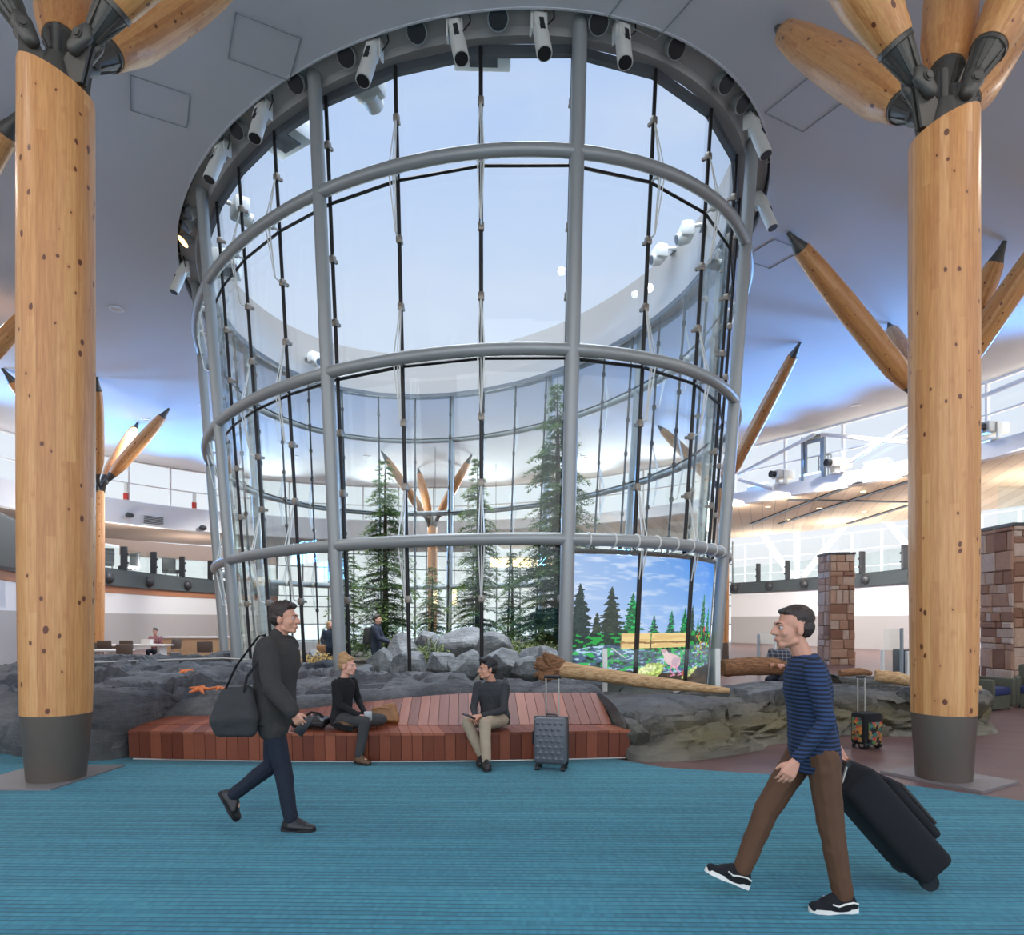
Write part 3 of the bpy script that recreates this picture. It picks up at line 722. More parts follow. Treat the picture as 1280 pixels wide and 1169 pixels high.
# recessed downlights in the ceiling
for k, (x, y, W_) in enumerate(((-9.5, 3.5, .5), (1.0, 1.5, .4), (9.5, 3.5, .5), (-12.5, 11, .9), (11.5, 10.5, .9), (-15.5, 20, 1.5), (15.5, 19, 1.3), (-16.5, 31, 2.0), (14.5, 29, 1.8), (-8, 38, 2), (4, 38, 2))):
    l = bpy.data.lights.new('downlight_lamp', 'SPOT'); l.energy = DOWN*W_; l.color = (1, .93, .84); l.spot_size = radians(150); l.spot_blend = .8; l.shadow_soft_size = .12
    o = bpy.data.objects.new('downlight_lamp', l); COL.objects.link(o); o.location = (x, y, ZC-.12)
    m = MB(); m.lathe([(.20, 0), (.20, -.03), (.15, -.03), (.14, -.01), (.0, -.01)], seg=20)
    lab_ = {7: 'small recessed downlight in the ceiling just above the slender left timber column', 8: 'small recessed downlight in the ceiling left of the big right timber column', 9: 'small recessed ceiling downlight seen through the drum beside the tall left front post', 10: 'small recessed ceiling downlight seen through the drum right of the tallest fir'}.get(k)
    if lab_: tag(m.build('ceiling_downlight', 'white_paint', smooth=40, loc=(x, y, ZC)), lab_, 'downlight', 'recessed ceiling downlights')

# fill lamps added to brighten the back ceiling and the mezzanine ceilings
for px in (330, 480, 620, 760, 860):
    x, y, tx, ty = along(UPATH, at_px(UPATH, px)); area('uplight_lamp', (x+ty*.1, y-tx*.1, 8.5), (x+ty*9, y-tx*9, ZC-.4), 2.0, 280, (.85, .94, 1.0), spread=radians(100))  # added fill lamps for the back ceiling
for px in (930, 1020, 1110, 1260, 1420):
    x, y, tx, ty = along(WR, at_px(WR, px)); area('mezzanine_lamp', (x-ty*1.2, y+tx*1.2, 5.0), (x-ty*2.5, y+tx*2.5, 7.7), .8, 190, (1, .94, .86), spread=radians(170))
for px in (20, 130, 200, 270):
    x, y, tx, ty = along(WL, at_px(WL, px)); area('mezzanine_lamp', (x-ty*1.2, y+tx*1.2, 4.7), (x-ty*2.5, y+tx*2.5, 7.0), .8, 150, (1, .95, .9), spread=radians(170))

# lamps and fixtures added in the ceiling to brighten the left wall
for k, (x, y, tx_, ty_, W_) in enumerate(((-11.5, 20, -17.5, 23, .8), (-13, 29, -19.8, 32, 1.2), (-12, 38, -19.6, 43, 1.5))):
    l = bpy.data.lights.new('wall_washer_lamp', 'SPOT'); l.energy = WALL_FILL*W_; l.color = (1, .95, .9); l.spot_size = radians(58); l.spot_blend = .9; l.shadow_soft_size = .12
    o = bpy.data.objects.new('wall_washer_lamp', l); COL.objects.link(o); o.location = (x, y, ZC-.1); o.rotation_euler = (V((tx_, ty_, 1.5))-V((x, y, ZC-.1))).to_track_quat('-Z', 'Y').to_euler()
    m = MB(); m.lathe([(.20, 0), (.20, -.03), (.15, -.03), (.14, -.01), (.0, -.01)], seg=20)
    tag(m.build('wall_washer', 'white_paint', smooth=40, loc=(x, y, ZC)), ['small recessed ceiling light just right of the big left timber column', 'small recessed ceiling light near the left edge of the glass drum', 'small recessed ceiling light seen through the left side of the drum'][k], 'downlight', 'recessed wall lights')

for px in (925, 985, 1050, 1120, 1200, 1290, 1400):  # unseen lamps added under the slab to brighten the right wall
    x, y, tx, ty = along(UR, at_px(UR, px)); xw, yw, a_, b_ = along(WR, at_px(WR, min(px, 1300)))
    area('wall_washer_lamp', (x+ty*.25, y-tx*.25, 7.55), (xw, yw, 2.2), .6, 330, (1, .95, .9), spread=radians(120))
# ------------------------------------------------------------------ glass atrium
ATR = V((CX, CY, 0))
atr = empty('glass_atrium', ATR, 'tall oval glass drum with grey steel posts rising through the ceiling', 'glass atrium')
def part(mb, name, mat, root, smooth=None, parent=None):
    o = mb.build(name, mat, parent or root, smooth)
    if parent is None or parent == root: o.location = -root.location
    return o
ZR = (2.92, 5.885, 8.864)
for z in ZR:
    m = MB(); m.tube([ep(2*pi*k/132, Rp(z), z) for k in range(132)], .105, 12, closed=True); part(m, 'ring_tube', 'post_grey', atr, 60)
for z in ZR[1:]:
    m = MB()
    for i in range(NR):
        a, b = ep(ROD[i], Rp(z)-.30, z-.02), ep(ROD[(i+1) % NR], Rp(z)-.30, z-.02); m.tube([a, b], .028, 6)
    part(m, 'rod_ring', 'rod_black', atr, 60)
POSTS = [i for i in range(NR) if i % 3 == 0]
for i in POSTS:
    ph = ROD[i]; m = MB(); m.tube([ep(ph, Rp(z), z) for z in (0.0, 3, 6, 9, 11.1)], .115, 16)
    part(m, 'post', 'post_grey', atr, 60)
ztip = [z+s for z in ZR for s in (-.95, .95)]
for i in range(NR):
    ph = ROD[i]; off = .30; m = MB()
    zb = .35
    m.tube([ep(ph, Rp(z)-off, z) for z in (zb, 5, 10.62)], .034, 8)
    a = norm_ang(ph); front = radians(-110) < a < radians(62)
    if not front:
        for z in ztip+list(ZR): m.box(ep(ph, Rp(z)-off, z), (.1, .1, .12))
    rod = part(m, 'tie_rod', 'rod_black', atr, 60)
    if front:
        for z in ztip:
            c = MB(); p = ep(ph, Rp(z)-off, z); rr = zrot(ph+ROT)
            c.rbox(p, (.10, .10, .13), .02, rr); c.box(p+rr @ V((.0, .08, 0)), (.05, .1, .05), rr)
            c.build('rod_clamp', 'clamp_grey', rod, 40)
            for_z = z
    if i % 3:
        for z in ZR:
            if z == ZR[0] and radians(-14) < a < radians(27): pass
            c = MB(); mid = ep(ph, Rp(z)-.06, z)
            rad = (ep(ph, Rp(z)+1, z)-ep(ph, Rp(z), z)).normalized(); tg = rad.cross(V((0, 0, 1)))
            for s in (-1, 1):
                tip = ep(ph, Rp(z)-.2, z+s*.92)
                for q in (-.5, .5):
                    c.tube([mid+rad*.05+tg*q*.11, tip+tg*q*.02], [.013, .008], 5)
                c.tube([mid+rad*.03, tip], [.008, .008], 4)
                c.tube([tip, ep(ph, Rp(z)-off, z+s*.95)], .014, 5)
            c.rbox(mid, (.10, .24, .12), .03, zrot(ph+ROT))
            c.tube([mid, ep(ph, Rp(z)-off, z-.02)], .02, 5)
            part(c, 'spider_strut', 'white_metal', atr, 50)
for i in range(NR):
    j = (i+1) % NR; go = .40; m = MB(); t = .012
    vs = []
    for z in (.3, 10.66):
        for o_ in (0, t):
            for k in (i, j): vs.append(ep(ROD[k], Rp(z)-go-o_, z))
    m.add(vs, [(0, 1, 5, 4), (2, 6, 7, 3), (0, 4, 6, 2), (1, 3, 7, 5), (0, 2, 3, 1), (4, 5, 7, 6)])
    part(m, 'glass_pane', 'clear_glass', atr)
for nm_, z, h in (('head_frame', 10.6, .14), ('sill_frame', .32, .1)):
    m = MB()
    for i in range(NR):
        a, b = ep(ROD[i], Rp(z)-.36, z), ep(ROD[(i+1) % NR], Rp(z)-.36, z); d = b-a
        m.box((a+b)/2, (d.length+.03, .1, h), zrot(atan2(d.y, d.x)))
    part(m, nm_, 'frame_grey', atr)

# garden floor inside
def oval_slab(name, R, z0, z1, mat, label):
    m = MB(); n = 96; p = elpath(R, n)
    m.add([(x, y, z1) for x, y in p]+[(x, y, z0) for x, y in p], [tuple(range(n))]+[(i, (i+1) % n, n+(i+1) % n, n+i) for i in range(n)])
    return struct(m.build(name, mat), label)
oval_slab('ground_garden', 5.2, .01, .42, 'soil', 'dark planted soil inside the glass atrium')

# ------------------------------------------------------------------ digital picture wall inside the right lower bay
def led_picture():
    nu, nv = 300, 250
    i0, i1 = 0, 3
    a0, a1 = ROD[0]+.02, ROD[3]-.02
    us = np.linspace(0, 1, nu+1); vs_ = np.linspace(0, 1, nv+1)
    m = MB(); z0, z1 = .34, 2.70
    pts = []
    for v in vs_:
        z = z0+(z1-z0)*v
        for u in us:
            x, y = el(a0+(a1-a0)*u, Rp(z)-.13); pts.append((x, y, z))
    fs = [(r*(nu+1)+c, r*(nu+1)+c+1, (r+1)*(nu+1)+c+1, (r+1)*(nu+1)+c) for r in range(nv) for c in range(nu)]
    me = bpy.data.meshes.new('led_panel'); me.from_pydata(pts, [], fs); me.materials.append(M['led_picture'])
    U, W = np.meshgrid((us[:-1]+us[1:])/2, (vs_[:-1]+vs_[1:])/2)
    r = np.random.default_rng(5)
    def vn(U, W, fx, fy, seed):       # value noise
        rr = np.random.default_rng(seed); g = rr.random((int(fy)+3, int(fx)+3)); x = U*fx; y = W*fy; xi = x.astype(int); yi = y.astype(int); fx_ = x-xi; fy_ = y-yi
        fx_ = fx_*fx_*(3-2*fx_); fy_ = fy_*fy_*(3-2*fy_)
        return (g[yi, xi]*(1-fx_)+g[yi, xi+1]*fx_)*(1-fy_)+(g[yi+1, xi]*(1-fx_)+g[yi+1, xi+1]*fx_)*fy_
    img = np.zeros((nv, nu, 3))
    C = lambda *c: np.array(c, float)
    t = np.clip((W-.35)/.65, 0, 1)[..., None]; q = U[..., None]
    sky = (C(186, 206, 238)*(1-t)+C(150, 180, 222)*t)*(1-q)+(C(150, 190, 240)*(1-t)+C(60, 132, 226)*t)*q
    cl = np.clip((vn(U, W, 9, 30, 1)*.6+vn(U, W, 26, 90, 2)*.4-.45)*2.6, 0, .75)[..., None]*np.clip(1.15-q*.9, .15, 1)
    img[:] = sky*(1-cl)+C(214, 224, 242)*cl
    def blend(mask, col):
        mk = np.clip(mask, 0, 1)[..., None]; img[:] = img*(1-mk)+np.array(col)*mk
    # distant shore band
    blend(((W < .44+.02*vn(U, W, 30, 4, 3)) & (W > .3)).astype(float)*.7, C(74, 104, 120))
    rt = np.random.default_rng(9)
    trees = [(.04, .24, .80, .085, (34, 50, 44)), (.19, .28, .78, .085, (42, 54, 40)), (.12, .25, .60, .05, (52, 66, 48)), (.30, .24, .74, .075, (38, 110, 66)), (.43, .30, .58, .05, (60, 100, 90)),
             (.55, .3, .62, .05, (56, 104, 96)), (.66, .26, .64, .06, (34, 120, 74)), (.73, .28, .66, .05, (40, 66, 58)), (.86, .22, .76, .06, (44, 84, 70)), (.94, .22, .66, .05, (40, 130, 90)), (.80, .24, .56, .04, (60, 120, 84))]
    for uc, b, top, wd, col in trees:
        h = np.clip((top-W)/(top-b), 0, 1); tiers = .55+.45*np.abs(((h*11) % 1)-.0); jag = vn(U, W, 70, 110, int(uc*1000))
        wdt = 1.3*wd*h**.8*tiers*(.65+.7*jag)
        mk = ((np.abs(U-uc) < wdt) & (W < top) & (W > b-.03)).astype(float)
        g1 = vn(U, W, 110, 140, int(uc*777)); cc = np.array(col)[None, None]*(.5+.9*g1[..., None])
        hl = (g1 > .72)[..., None]*C(40, 190, 90); cc = np.where(hl > 0, hl, cc) if col[1] > 75 else cc
        mk = mk[..., None]*.95; img[:] = img*(1-mk)+cc*mk
    # undergrowth
    n1 = vn(U, W, 60, 70, 21); n2 = vn(U, W, 120, 140, 22)
    ug = ((W < .42+.05*vn(U, W, 16, 3, 23)) & (W > .2)).astype(float)
    colr = np.where((n1 > .62)[..., None], C(36, 170, 70), np.where((n2 > .55)[..., None], C(38, 70, 50), C(22, 40, 38)))
    img[:] = img*(1-ug[..., None]*.9)+colr*ug[..., None]*.9
    # rocks
    rk = vn(U, W, 22, 60, 31)*.6+vn(U, W, 60, 120, 32)*.4
    mk = ((W < .33+.03*np.sin(U*9)) & (W > .1)).astype(float)*(rk > .36)
    cc = C(84, 108, 140)*(.35+1.1*rk[..., None]); cc = np.where((rk > .66)[..., None], C(176, 210, 230), cc)
    img[:] = img*(1-mk[..., None])+cc*mk[..., None]
    gr = ((vn(U, W, 40, 60, 33) > .68) & (W < .34) & (W > .16)).astype(float); blend(gr*.9, (52, 190, 84))
    fl = ((vn(U, W, 90, 60, 34) > .78) & (U > .78) & (W < .42) & (W > .24)).astype(float); blend(fl, (210, 190, 60))
    fl = ((vn(U, W, 90, 60, 35) > .85) & (U > .78) & (W < .5) & (W > .26)).astype(float); blend(fl, (210, 70, 60))
    # mud in front
    md = ((W < .165+.02*np.sin(U*6+1)) & (U > .12)).astype(float); blend(md, (66, 54, 46)); blend(md*(vn(U, W, 14, 60, 36) > .62)*.5, (120, 92, 70))
    blend(((U < .2) & (W < .12)).astype(float)*.8, (70, 80, 92))
    # mossy stones
    def blob(uc, vc, ru, rv, col, seed, ang=0.):
        du = (U-uc); dv = (W-vc); x = du*cos(ang)+dv*sin(ang); y = -du*sin(ang)+dv*cos(ang)
        e = (x/ru)**2+(y/rv)**2+.5*(vn(U, W, 60, 60, seed)-.5); mk = (e < 1).astype(float)[..., None]
        cc = np.array(col)[None, None]*(.7+.6*vn(U, W, 90, 90, seed+1)[..., None]); img[:] = img*(1-mk)+np.minimum(cc, 255)*mk
    blob(.42, .165, .10, .055, (196, 214, 116), 41, .3); blob(.40, .18, .06, .03, (236, 240, 170), 42, .3); blob(.74, .13, .085, .022, (206, 214, 130), 43, .45)
    # warm reflection in the glass, painted into the picture as timber planks
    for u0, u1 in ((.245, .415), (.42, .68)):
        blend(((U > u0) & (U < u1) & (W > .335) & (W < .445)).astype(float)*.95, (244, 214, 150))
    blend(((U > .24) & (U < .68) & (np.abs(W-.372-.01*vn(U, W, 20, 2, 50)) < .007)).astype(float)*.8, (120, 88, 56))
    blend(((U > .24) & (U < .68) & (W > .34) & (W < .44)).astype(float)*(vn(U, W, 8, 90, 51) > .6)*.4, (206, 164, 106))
    # shore bird
    def seg(p, q, w0, w1, col):
        px, py = U-p[0], (W-p[1])*.85; dx, dy = q[0]-p[0], (q[1]-p[1])*.85; L2 = dx*dx+dy*dy
        t_ = np.clip((px*dx+py*dy)/L2, 0, 1); d_ = np.hypot(px-t_*dx, py-t_*dy); blend((d_ < (w0+(w1-w0)*t_)).astype(float), col)
    seg((.545, .255), (.60, .225), .034, .042, (238, 196, 204)); seg((.60, .225), (.64, .25), .03, .008, (206, 170, 186)); seg((.545, .255), (.51, .305), .022, .017, (240, 206, 208))
    seg((.51, .308), (.485, .315), .012, .003, (206, 160, 170))
    for a_, b_, c_ in (((.575, .2), (.56, .16), (.6, .125)), ((.605, .195), (.62, .155), (.66, .125))):
        seg(a_, b_, .006, .005, (240, 150, 190)); seg(b_, c_, .005, .004, (240, 150, 190)); seg(c_, (c_[0]-.035, c_[1]-.004), .005, .003, (240, 150, 190))
    seg((.675, .12), (.672, .15), .008, .005, (206, 90, 60)); seg((.66, .3), (.72, .35), .003, .002, (210, 200, 206)); seg((.2, .34), (.27, .27), .004, .003, (190, 196, 200))
    # puddle
    blend((((U-.55)/.07)**2+((W-.055-.015*vn(U, W, 30, 30, 61))/.016)**2 < 1).astype(float), (96, 140, 206))
    im = np.clip(img/255, 0, 1); im = np.where(im <= .04045, im/12.92, ((im+.055)/1.055)**2.4)*1.05
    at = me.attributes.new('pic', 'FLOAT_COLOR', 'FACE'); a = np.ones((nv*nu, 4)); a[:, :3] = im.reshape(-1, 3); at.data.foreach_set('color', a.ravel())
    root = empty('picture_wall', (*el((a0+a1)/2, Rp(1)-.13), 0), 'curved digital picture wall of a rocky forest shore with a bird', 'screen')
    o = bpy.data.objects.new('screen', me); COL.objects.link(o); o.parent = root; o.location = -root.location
    m = MB(); n = 40
    for z, h in ((2.745, .09), (.29, .1)):
        m.tube([ep(a0+(a1-a0)*k/n, Rp(z)-.14, z) for k in range(n+1)], h/2, 6)
    for a_ in (a0, a1): m.tube([ep(a_, Rp(z)-.14, z) for z in (.01, .3, 2.745)], .03, 6)
    part(m, 'frame', 'stainless', root, 40)
    m = MB()
    for a_ in (ROD[1], ROD[2]): m.tube([ep(a_, Rp(z)-.115, z) for z in (.28, 1.5, 2.745)], .045, 8)
    part(m, 'upright', 'rod_black', root, 40)
    for k_ in range(9):
        a_ = a0+(a1-a0)*(k_+.5)/9; m = MB(); z = 2.92; c_ = ep(a_, Rp(z), z); rad_ = (ep(a_, Rp(z)+1, z)-c_).normalized()
        m.tube([c_+(rad_*cos(q_)+V((0, 0, 1))*sin(q_))*.112 for q_ in np.linspace(0, 2*pi, 17)[:-1]], .014, 6, closed=True); m.tube([c_-V((0, 0, .11)), V((*el(a_, Rp(2.7)-.14), 2.76))], .01, 6)
        part(m, 'hanger_clip', 'white_metal', root, 50)
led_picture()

# ------------------------------------------------------------------ rig round the opening: conduit, projectors, round lamps
m = MB(); m.tube([ep(2*pi*k/132, 6.70, 10.86) for k in range(132)], .022, 6, closed=True)
for k in range(0, 132, 6): m.box(ep(2*pi*k/132, 6.73, 10.86), (.05, .05, .06))
tag(m.build('conduit_ring', 'stainless', smooth=60), 'thin metal conduit ring inside the ceiling opening', 'conduit')
def opening_angle(px, py):
    return min(np.linspace(-2.3, 1.4, 1500), key=lambda a: hypot(*(np.array([640+F*el(a, 6.6)[0]/el(a, 6.6)[1]-px, 775-F*(10.7-H)/el(a, 6.6)[1]-py]))))
PROJ = [(237, 330), (279, 180), (329, 130), (470, 62), (570, 36), (673, 22), (775, 42), (942, 145), (950, 245)]
pw = ['lowest white spot projector on the left of the ceiling opening', 'white spot projector just above the far left steel post', 'third white spot projector from the left end of the opening', 'white spot projector just right of the tall left front post', 'white spot projector above the glass, halfway between the two tall front posts',
      'white spot projector just left of the tall right front post', 'white spot projector just right of the tall right front post', 'white spot projector above the far right steel post', 'lowest white spot projector on the right of the ceiling opening']
PT = [.1, -.05, .12, -.1, .18, .05, -.12, .05, -.08]
for k, (px, py) in enumerate(PROJ):
    a = opening_angle(px, py); x, y = el(a, 6.62); c = V((x, y, 10.83)); e = empty('spot_projector', c, pw[k], 'projector', 'spot projectors round the ceiling opening', a+ROT)
    # local: +Y points inward to the drum
    m = MB(); m.box((0, -.02, .10), (.34, .16, .05)); m.cyl((0, 0, .1), (0, 0, -.12), .03, 8); m.build('mount', 'dark_plastic', e)
    m = MB(); m.rbox((.11, .02, -.24), (.03, .16, .3), .01); m.rbox((-.11, .02, -.24), (.03, .16, .3), .01); m.box((0, .02, -.11), (.25, .12, .03)); m.build('yoke', 'white_metal', e)
    ax = V((PT[k], -.36, -1)).normalized(); R = align_z(ax, (0, 1, 0)); b0 = V((0, .0, -.18))
    m = MB(); m.rbox(b0+ax*.12, (.2, .2, .36), .04, R); m.tube([b0+ax*.26, b0+ax*.40, b0+ax*.78], [.105, .118, .118], 16); m.box(b0+ax*.2+R @ V((0, -.11, 0)), (.12, .03, .24), R)
    m.build('barrel', 'projector_white', e, 40)
    m = MB(); m.tube([b0+ax*.775, b0+ax*.79], [.1, .1], 16); m.build('lens', 'lens_dark', e, 40)
    m = MB(); m.box(b0+ax*.30+R @ V((.0, -.112, .0)), (.07, .03, .24), R); m.build('side_vent', 'lens_dark', e)
    m = MB(); m.tube(catmull3 if False else [V((.05, 0, .1)), V((.22, -.02, .02)), V((.24, 0, -.14)), V((.12, .02, -.26)), V((.06, .03, -.2))], .012, 6); m.tube([V((-.05, 0, .12)), V((-.26, -.03, .1)), V((-.36, -.03, .16))], .012, 6)
    m.build('cable', 'black_plastic', e, 60)
RND = [(248, 283), (241, 300), (252, 268), (308, 170), (381, 116), (441, 83), (525, 51), (624, 38), (743, 45), (835, 73), (893, 113), (912, 136)]
rw = ['round black lamp on the far left of the opening, highest of the left trio'] + [None]*11
order = sorted(range(len(RND)), key=lambda k: RND[k][0])
for n_, k in enumerate(order):
    px, py = RND[k]
    a = min(np.linspace(-2.3, 1.4, 1500), key=lambda q: hypot(640+F*el(q, 6.55)[0]/el(q, 6.55)[1]-px, 775-F*(10.72-H)/el(q, 6.55)[1]-py)); x, y = el(a, 6.5)
    lit = (k == 1); e = empty('round_lamp', (x, y, 10.80), ('small lit lamp at the left end of the ceiling opening' if lit else 'round black-faced lamp in the white recess, %s of the twelve from the left end' % ORD[n_]), 'lamp', 'round lamps in the recess', a+ROT)
    ax = V((0, -.95, -1)).normalized()
    m = MB(); m.tube([V((0, 0, 0)), ax*.2], [.14, .16], 20); m.box((0, -.03, .06), (.12, .1, .12)); m.build('housing', 'post_grey', e, 40)
    m = MB(); m.tube([ax*.195, ax*.21], [.145, .145], 20); m.build('lamp_face', 'lamp_halogen' if lit else 'lens_dark', e, 40)
# white equipment boxes outside the glass, on the parapet
def ebox(px, py, z, R, label, typ):
    a = min(np.linspace(-pi, pi, 3000), key=lambda q: abs(640+F*el(q, R)[0]/el(q, R)[1]-px)+abs(775-F*(z-H)/el(q, R)[1]-py)); x, y = el(a, R)
    e = empty('roof_floodlight', (x, y, z), label, 'floodlight', None, a+ROT)
    if typ == 0:
        m = MB(); m.rbox((0, 0, .1), (.95, .7, .4), .03); m.box((0, -.1, .34), (.5, .5, .12)); m.build('housing', 'white_metal', e, 40)
        m = MB(); m.box((.02, .05, -.105), (.46, .34, .03)); m.build('grille', 'frame_grey', e)
    else:
        m = MB(); m.rbox((0, .2, 0), (.55, .35, .4), .08); m.cyl((0, .2, -.15), (0, .45, -.2), .16, 14); m.tube([V((-.1, .1, .1)), V((-.1, -.25, .15))], .05, 8); m.build('housing', 'white_metal', e, 40)
        m = MB(); m.cyl((0, .45, -.2), (0, .47, -.205), .12, 14); m.build('lens', 'frame_grey', e, 40)
    m = MB(); m.box((0, -.42, .1), (.3, .5, .06)); m.tube([V((.12, -.6, .1)), V((.12, -.6, .5))], .03, 6); m.build('bracket', 'mullion_grey', e)
ebox(603, 84, 10.95, 5.75, 'white roof floodlight box above the middle of the front glass', 0)
ebox(354, 190, 10.95, 5.75, 'white roof floodlight box at the upper left of the front glass', 0)
ebox(455, 117, 10.92, 5.9, 'small white roof lamp right of the tall left front post', 1)
ebox(296, 258, 10.9, 5.8, 'white roof lamp on a bent arm at the left edge of the glass', 1)
ebox(303, 335, 11.0, 5.7, 'white roof lamp lowest at the left edge of the glass', 0)
ebox(862, 290, 11.75, 5.95, 'white roof lamp on the right part of the parapet', 1)
ebox(832, 318, 12.1, 6.0, 'tiny white camera on the rim of the right parapet', 1)
ebox(391, 430, 11.3, 5.9, 'white roof lamp on the far left parapet wall', 1)

# ------------------------------------------------------------------ timber tree columns
def branch_mesh(L, r, taper0=.5):
    p = [(r*.64, 0), (r*.68, .02), (r*.985, taper0), (r, taper0+.06), (r*1.02, L*.4), (r*.99, L*.62), (r*.86, L*.85), (r*.70, L-.02), (r*.66, L)]
    m = MB(); m.lathe(p, seg=32); return m
def lower_casting(r, L=.6):
    m = MB(); R = r*.62
    m.lathe([(R*1.0, 0), (R*1.02, -.05), (R*.9, -.06), (R*.5, -.30), (R*.42, -.42), (R*.3, -.44)], seg=20)
    for k in range(8):
        a = 2*pi*k/8; rot = zrot(a)
        m.hull([rot @ V(q) for q in ((R*.95, -.018, -.05), (R*.95, .018, -.05), (R*.25, -.018, -.05), (R*.25, .018, -.05), (R*.52, -.014, -.40), (R*.52, .014, -.40), (R*.2, -.014, -.42), (R*.2, .014, -.42))])
    # clevis cheeks with a pin
    for s in (-1, 1):
        m.hullballs([(V((s*.07, 0, -.36)), .055), (V((s*.07, 0, -L+.02)), .075), (V((s*.07, .05, -.42)), .05), (V((s*.07, -.05, -.42)), .05)])
    m.cyl((-.14, 0, -.46), (.14, 0, -.46), .055, 14); m.cyl((-.155, 0, -.46), (.155, 0, -.46), .038, 12)
    return m
def end_casting(r, L=.5):
    m = MB(); R = r*.58
    m.lathe([(R, 0), (R*1.02, .04), (R*.55, L*.55), (R*.4, L*.8), (.05, L)], seg=16)
    for k in range(4):
        rot = zrot(pi/2*k+.4); m.hull([rot @ V(q) for q in ((R*.9, -.02, .03), (R*.9, .02, .03), (.02, -.02, .03), (.02, .02, .03), (.05, -.015, L*.95), (.05, .015, L*.95))])
    return m
def timber(x, y, zt, r, ends, label, cut=0., plate=None, rb=.26, sleeve=.68, r_br=.29, seg=48):
    e = empty('timber_column', (x, y, 0), label, 'column')
    m = MB(); vs = []; n = seg; prof = [(r*.92, sleeve), (r*.955, 1.2), (r*.99, 2.2), (r*1.0, 3.6), (r*1.0, 5.2), (r*.99, zt-.05), (r*.97, zt)]
    fs = []
    for q, (rr, z) in enumerate(prof):
        for k in range(n):
            a = 2*pi*k/n; zz = z+(cut*cos(a)*rr/r*r if z > zt-.06 else 0); vs.append((rr*cos(a), rr*sin(a), zz))
    for q in range(len(prof)-1):
        for k in range(n): fs.append((q*n+k, q*n+(k+1) % n, (q+1)*n+(k+1) % n, (q+1)*n+k))
    fs.append(tuple(range(n-1, -1, -1))); fs.append(tuple((len(prof)-1)*n+k for k in range(n)))
    m.add(vs, fs); m.build('trunk', 'glulam_timber', e, 40)
    m = MB(); m.lathe([(rb*.98, .0), (rb, .02), (r*.92, sleeve-.01), (r*.925, sleeve)], seg=n); m.build('base_sleeve', 'sleeve_steel', e, 40)
    if plate:
        m = MB(); q = [(p[0]-x, p[1]-y) for p in plate]; k = len(q)
        m.add([(a, b, .026) for a, b in q]+[(a, b, .0) for a, b in q], [tuple(range(k))]+[(i, (i+1) % k, k+(i+1) % k, k+i) for i in range(k)]); m.build('base_plate', 'base_plate_steel', e)
    node = V((0, 0, zt-.05))
    m = MB(); m.lathe([(.16, 0), (.17, .05), (.13, .2), (.1, .3)], c=node, seg=20)
    for (ex, ey) in ends:
        d = (V((ex-x, ey-y, ZC))-node); d.normalize(); hd = V((d.x, d.y, 0)).normalized(); tg = hd.cross(V((0, 0, 1)))
        a0 = node+hd*r*.45; b0 = node+d*.62
        for s in (-.028, .028):
            m.hull([a0+tg*(s+q)+hd*h_+V((0, 0, z_)) for q in (-.014, .014) for h_, z_ in ((-.22, 0), (.16, -.02), (-.1, .18))]+[b0+tg*(s+q)+V((0, 0, z_)) for q in (-.014, .014) for z_ in (-.09, .09)])
    m.cyl(node+V((.0, 0, .05)), node+V((0, 0, .62)), .045, 10)
    m.build('node_casting', 'cast_steel', e, 40)
    for (ex, ey) in ends:
        end = V((ex-x, ey-y, ZC-.02)); d = end-node; L = d.length; d.normalize(); tot = L-.98-.5
        b = branch_mesh(tot, r_br).build('branch', 'glulam_timber', e, 40); R = align_z(d).to_4x4()
        b.matrix_local = Matrix.Translation(node+d*.98) @ R
        lower_casting(r_br).build('lower_casting', 'cast_steel', b, 40)
        c = end_casting(r_br); o = c.build('end_casting', 'cast_steel', b, 40, (0, 0, tot))
    return e
pl = lambda *q: [(FL(a, b).x, FL(a, b).y) for a, b in q]
timber(-4.60, 6.95, 7.06, .34, [(-1.3, 6.4), (-3.69, 9.5), (-6.5, 6.0), (-5.7, 8.9)], 'big timber column in front on the left, steel foot on the carpet', cut=-.45, plate=pl((157, 959), (63, 990), (-60, 990), (40, 960)), rb=.26, r_br=.275)
timber(4.36, 6.95, 6.60, .315, [(1.3, 6.2), (4.05, 10.5), (5.5, 8.5), (6.6, 7.0), (7.55, 10.0)], 'big timber column in front on the right, steel foot by the brown floor', cut=.42, plate=pl((1100, 966.5), (1156, 959), (1274, 980), (1228, 992.6)), rb=.25, r_br=.27)
timber(-17.2, 28.5, 6.95, .29, [(-18.3, 24.7), (-15.45, 25.6), (-17.2, 31.6), (-14.65, 29.4)], 'slender timber column standing far left by the tables', rb=.24, r_br=.26, seg=24)
timber(10.7, 17.6, 7.0, .29, [(6.44, 16.05), (11.75, 16.4), (12.1, 14.9), (11.5, 21)], 'timber column hidden behind the big right column, its branches spreading out', r_br=.29, seg=24)
timber(8.65, 28.3, 7.0, .27, [(9.38, 22.4), (6.8, 32), (10.6, 32.5)], 'timber column behind the right edge of the glass atrium', r_br=.24, seg=24)
timber(-4.5, 38.9, 6.9, .27, [(-7.0, 36.8), (-5.6, 41), (-2.2, 37.6), (-2.8, 41)], 'timber column far beyond the atrium, between the two left fir trees', r_br=.24, seg=24)
timber(-14, 14.5, 7.0, .30, [(-8.7, 12.2), (-16, 17)], 'timber column beyond the left edge, upper of its two showing branches', r_br=.29, seg=24)
timber(-17.0, 19.5, 7.0, .30, [(-13.0, 19.2), (-19.5, 17)], 'timber column beyond the left edge, showing one branch behind the big left column', r_br=.27, seg=24)

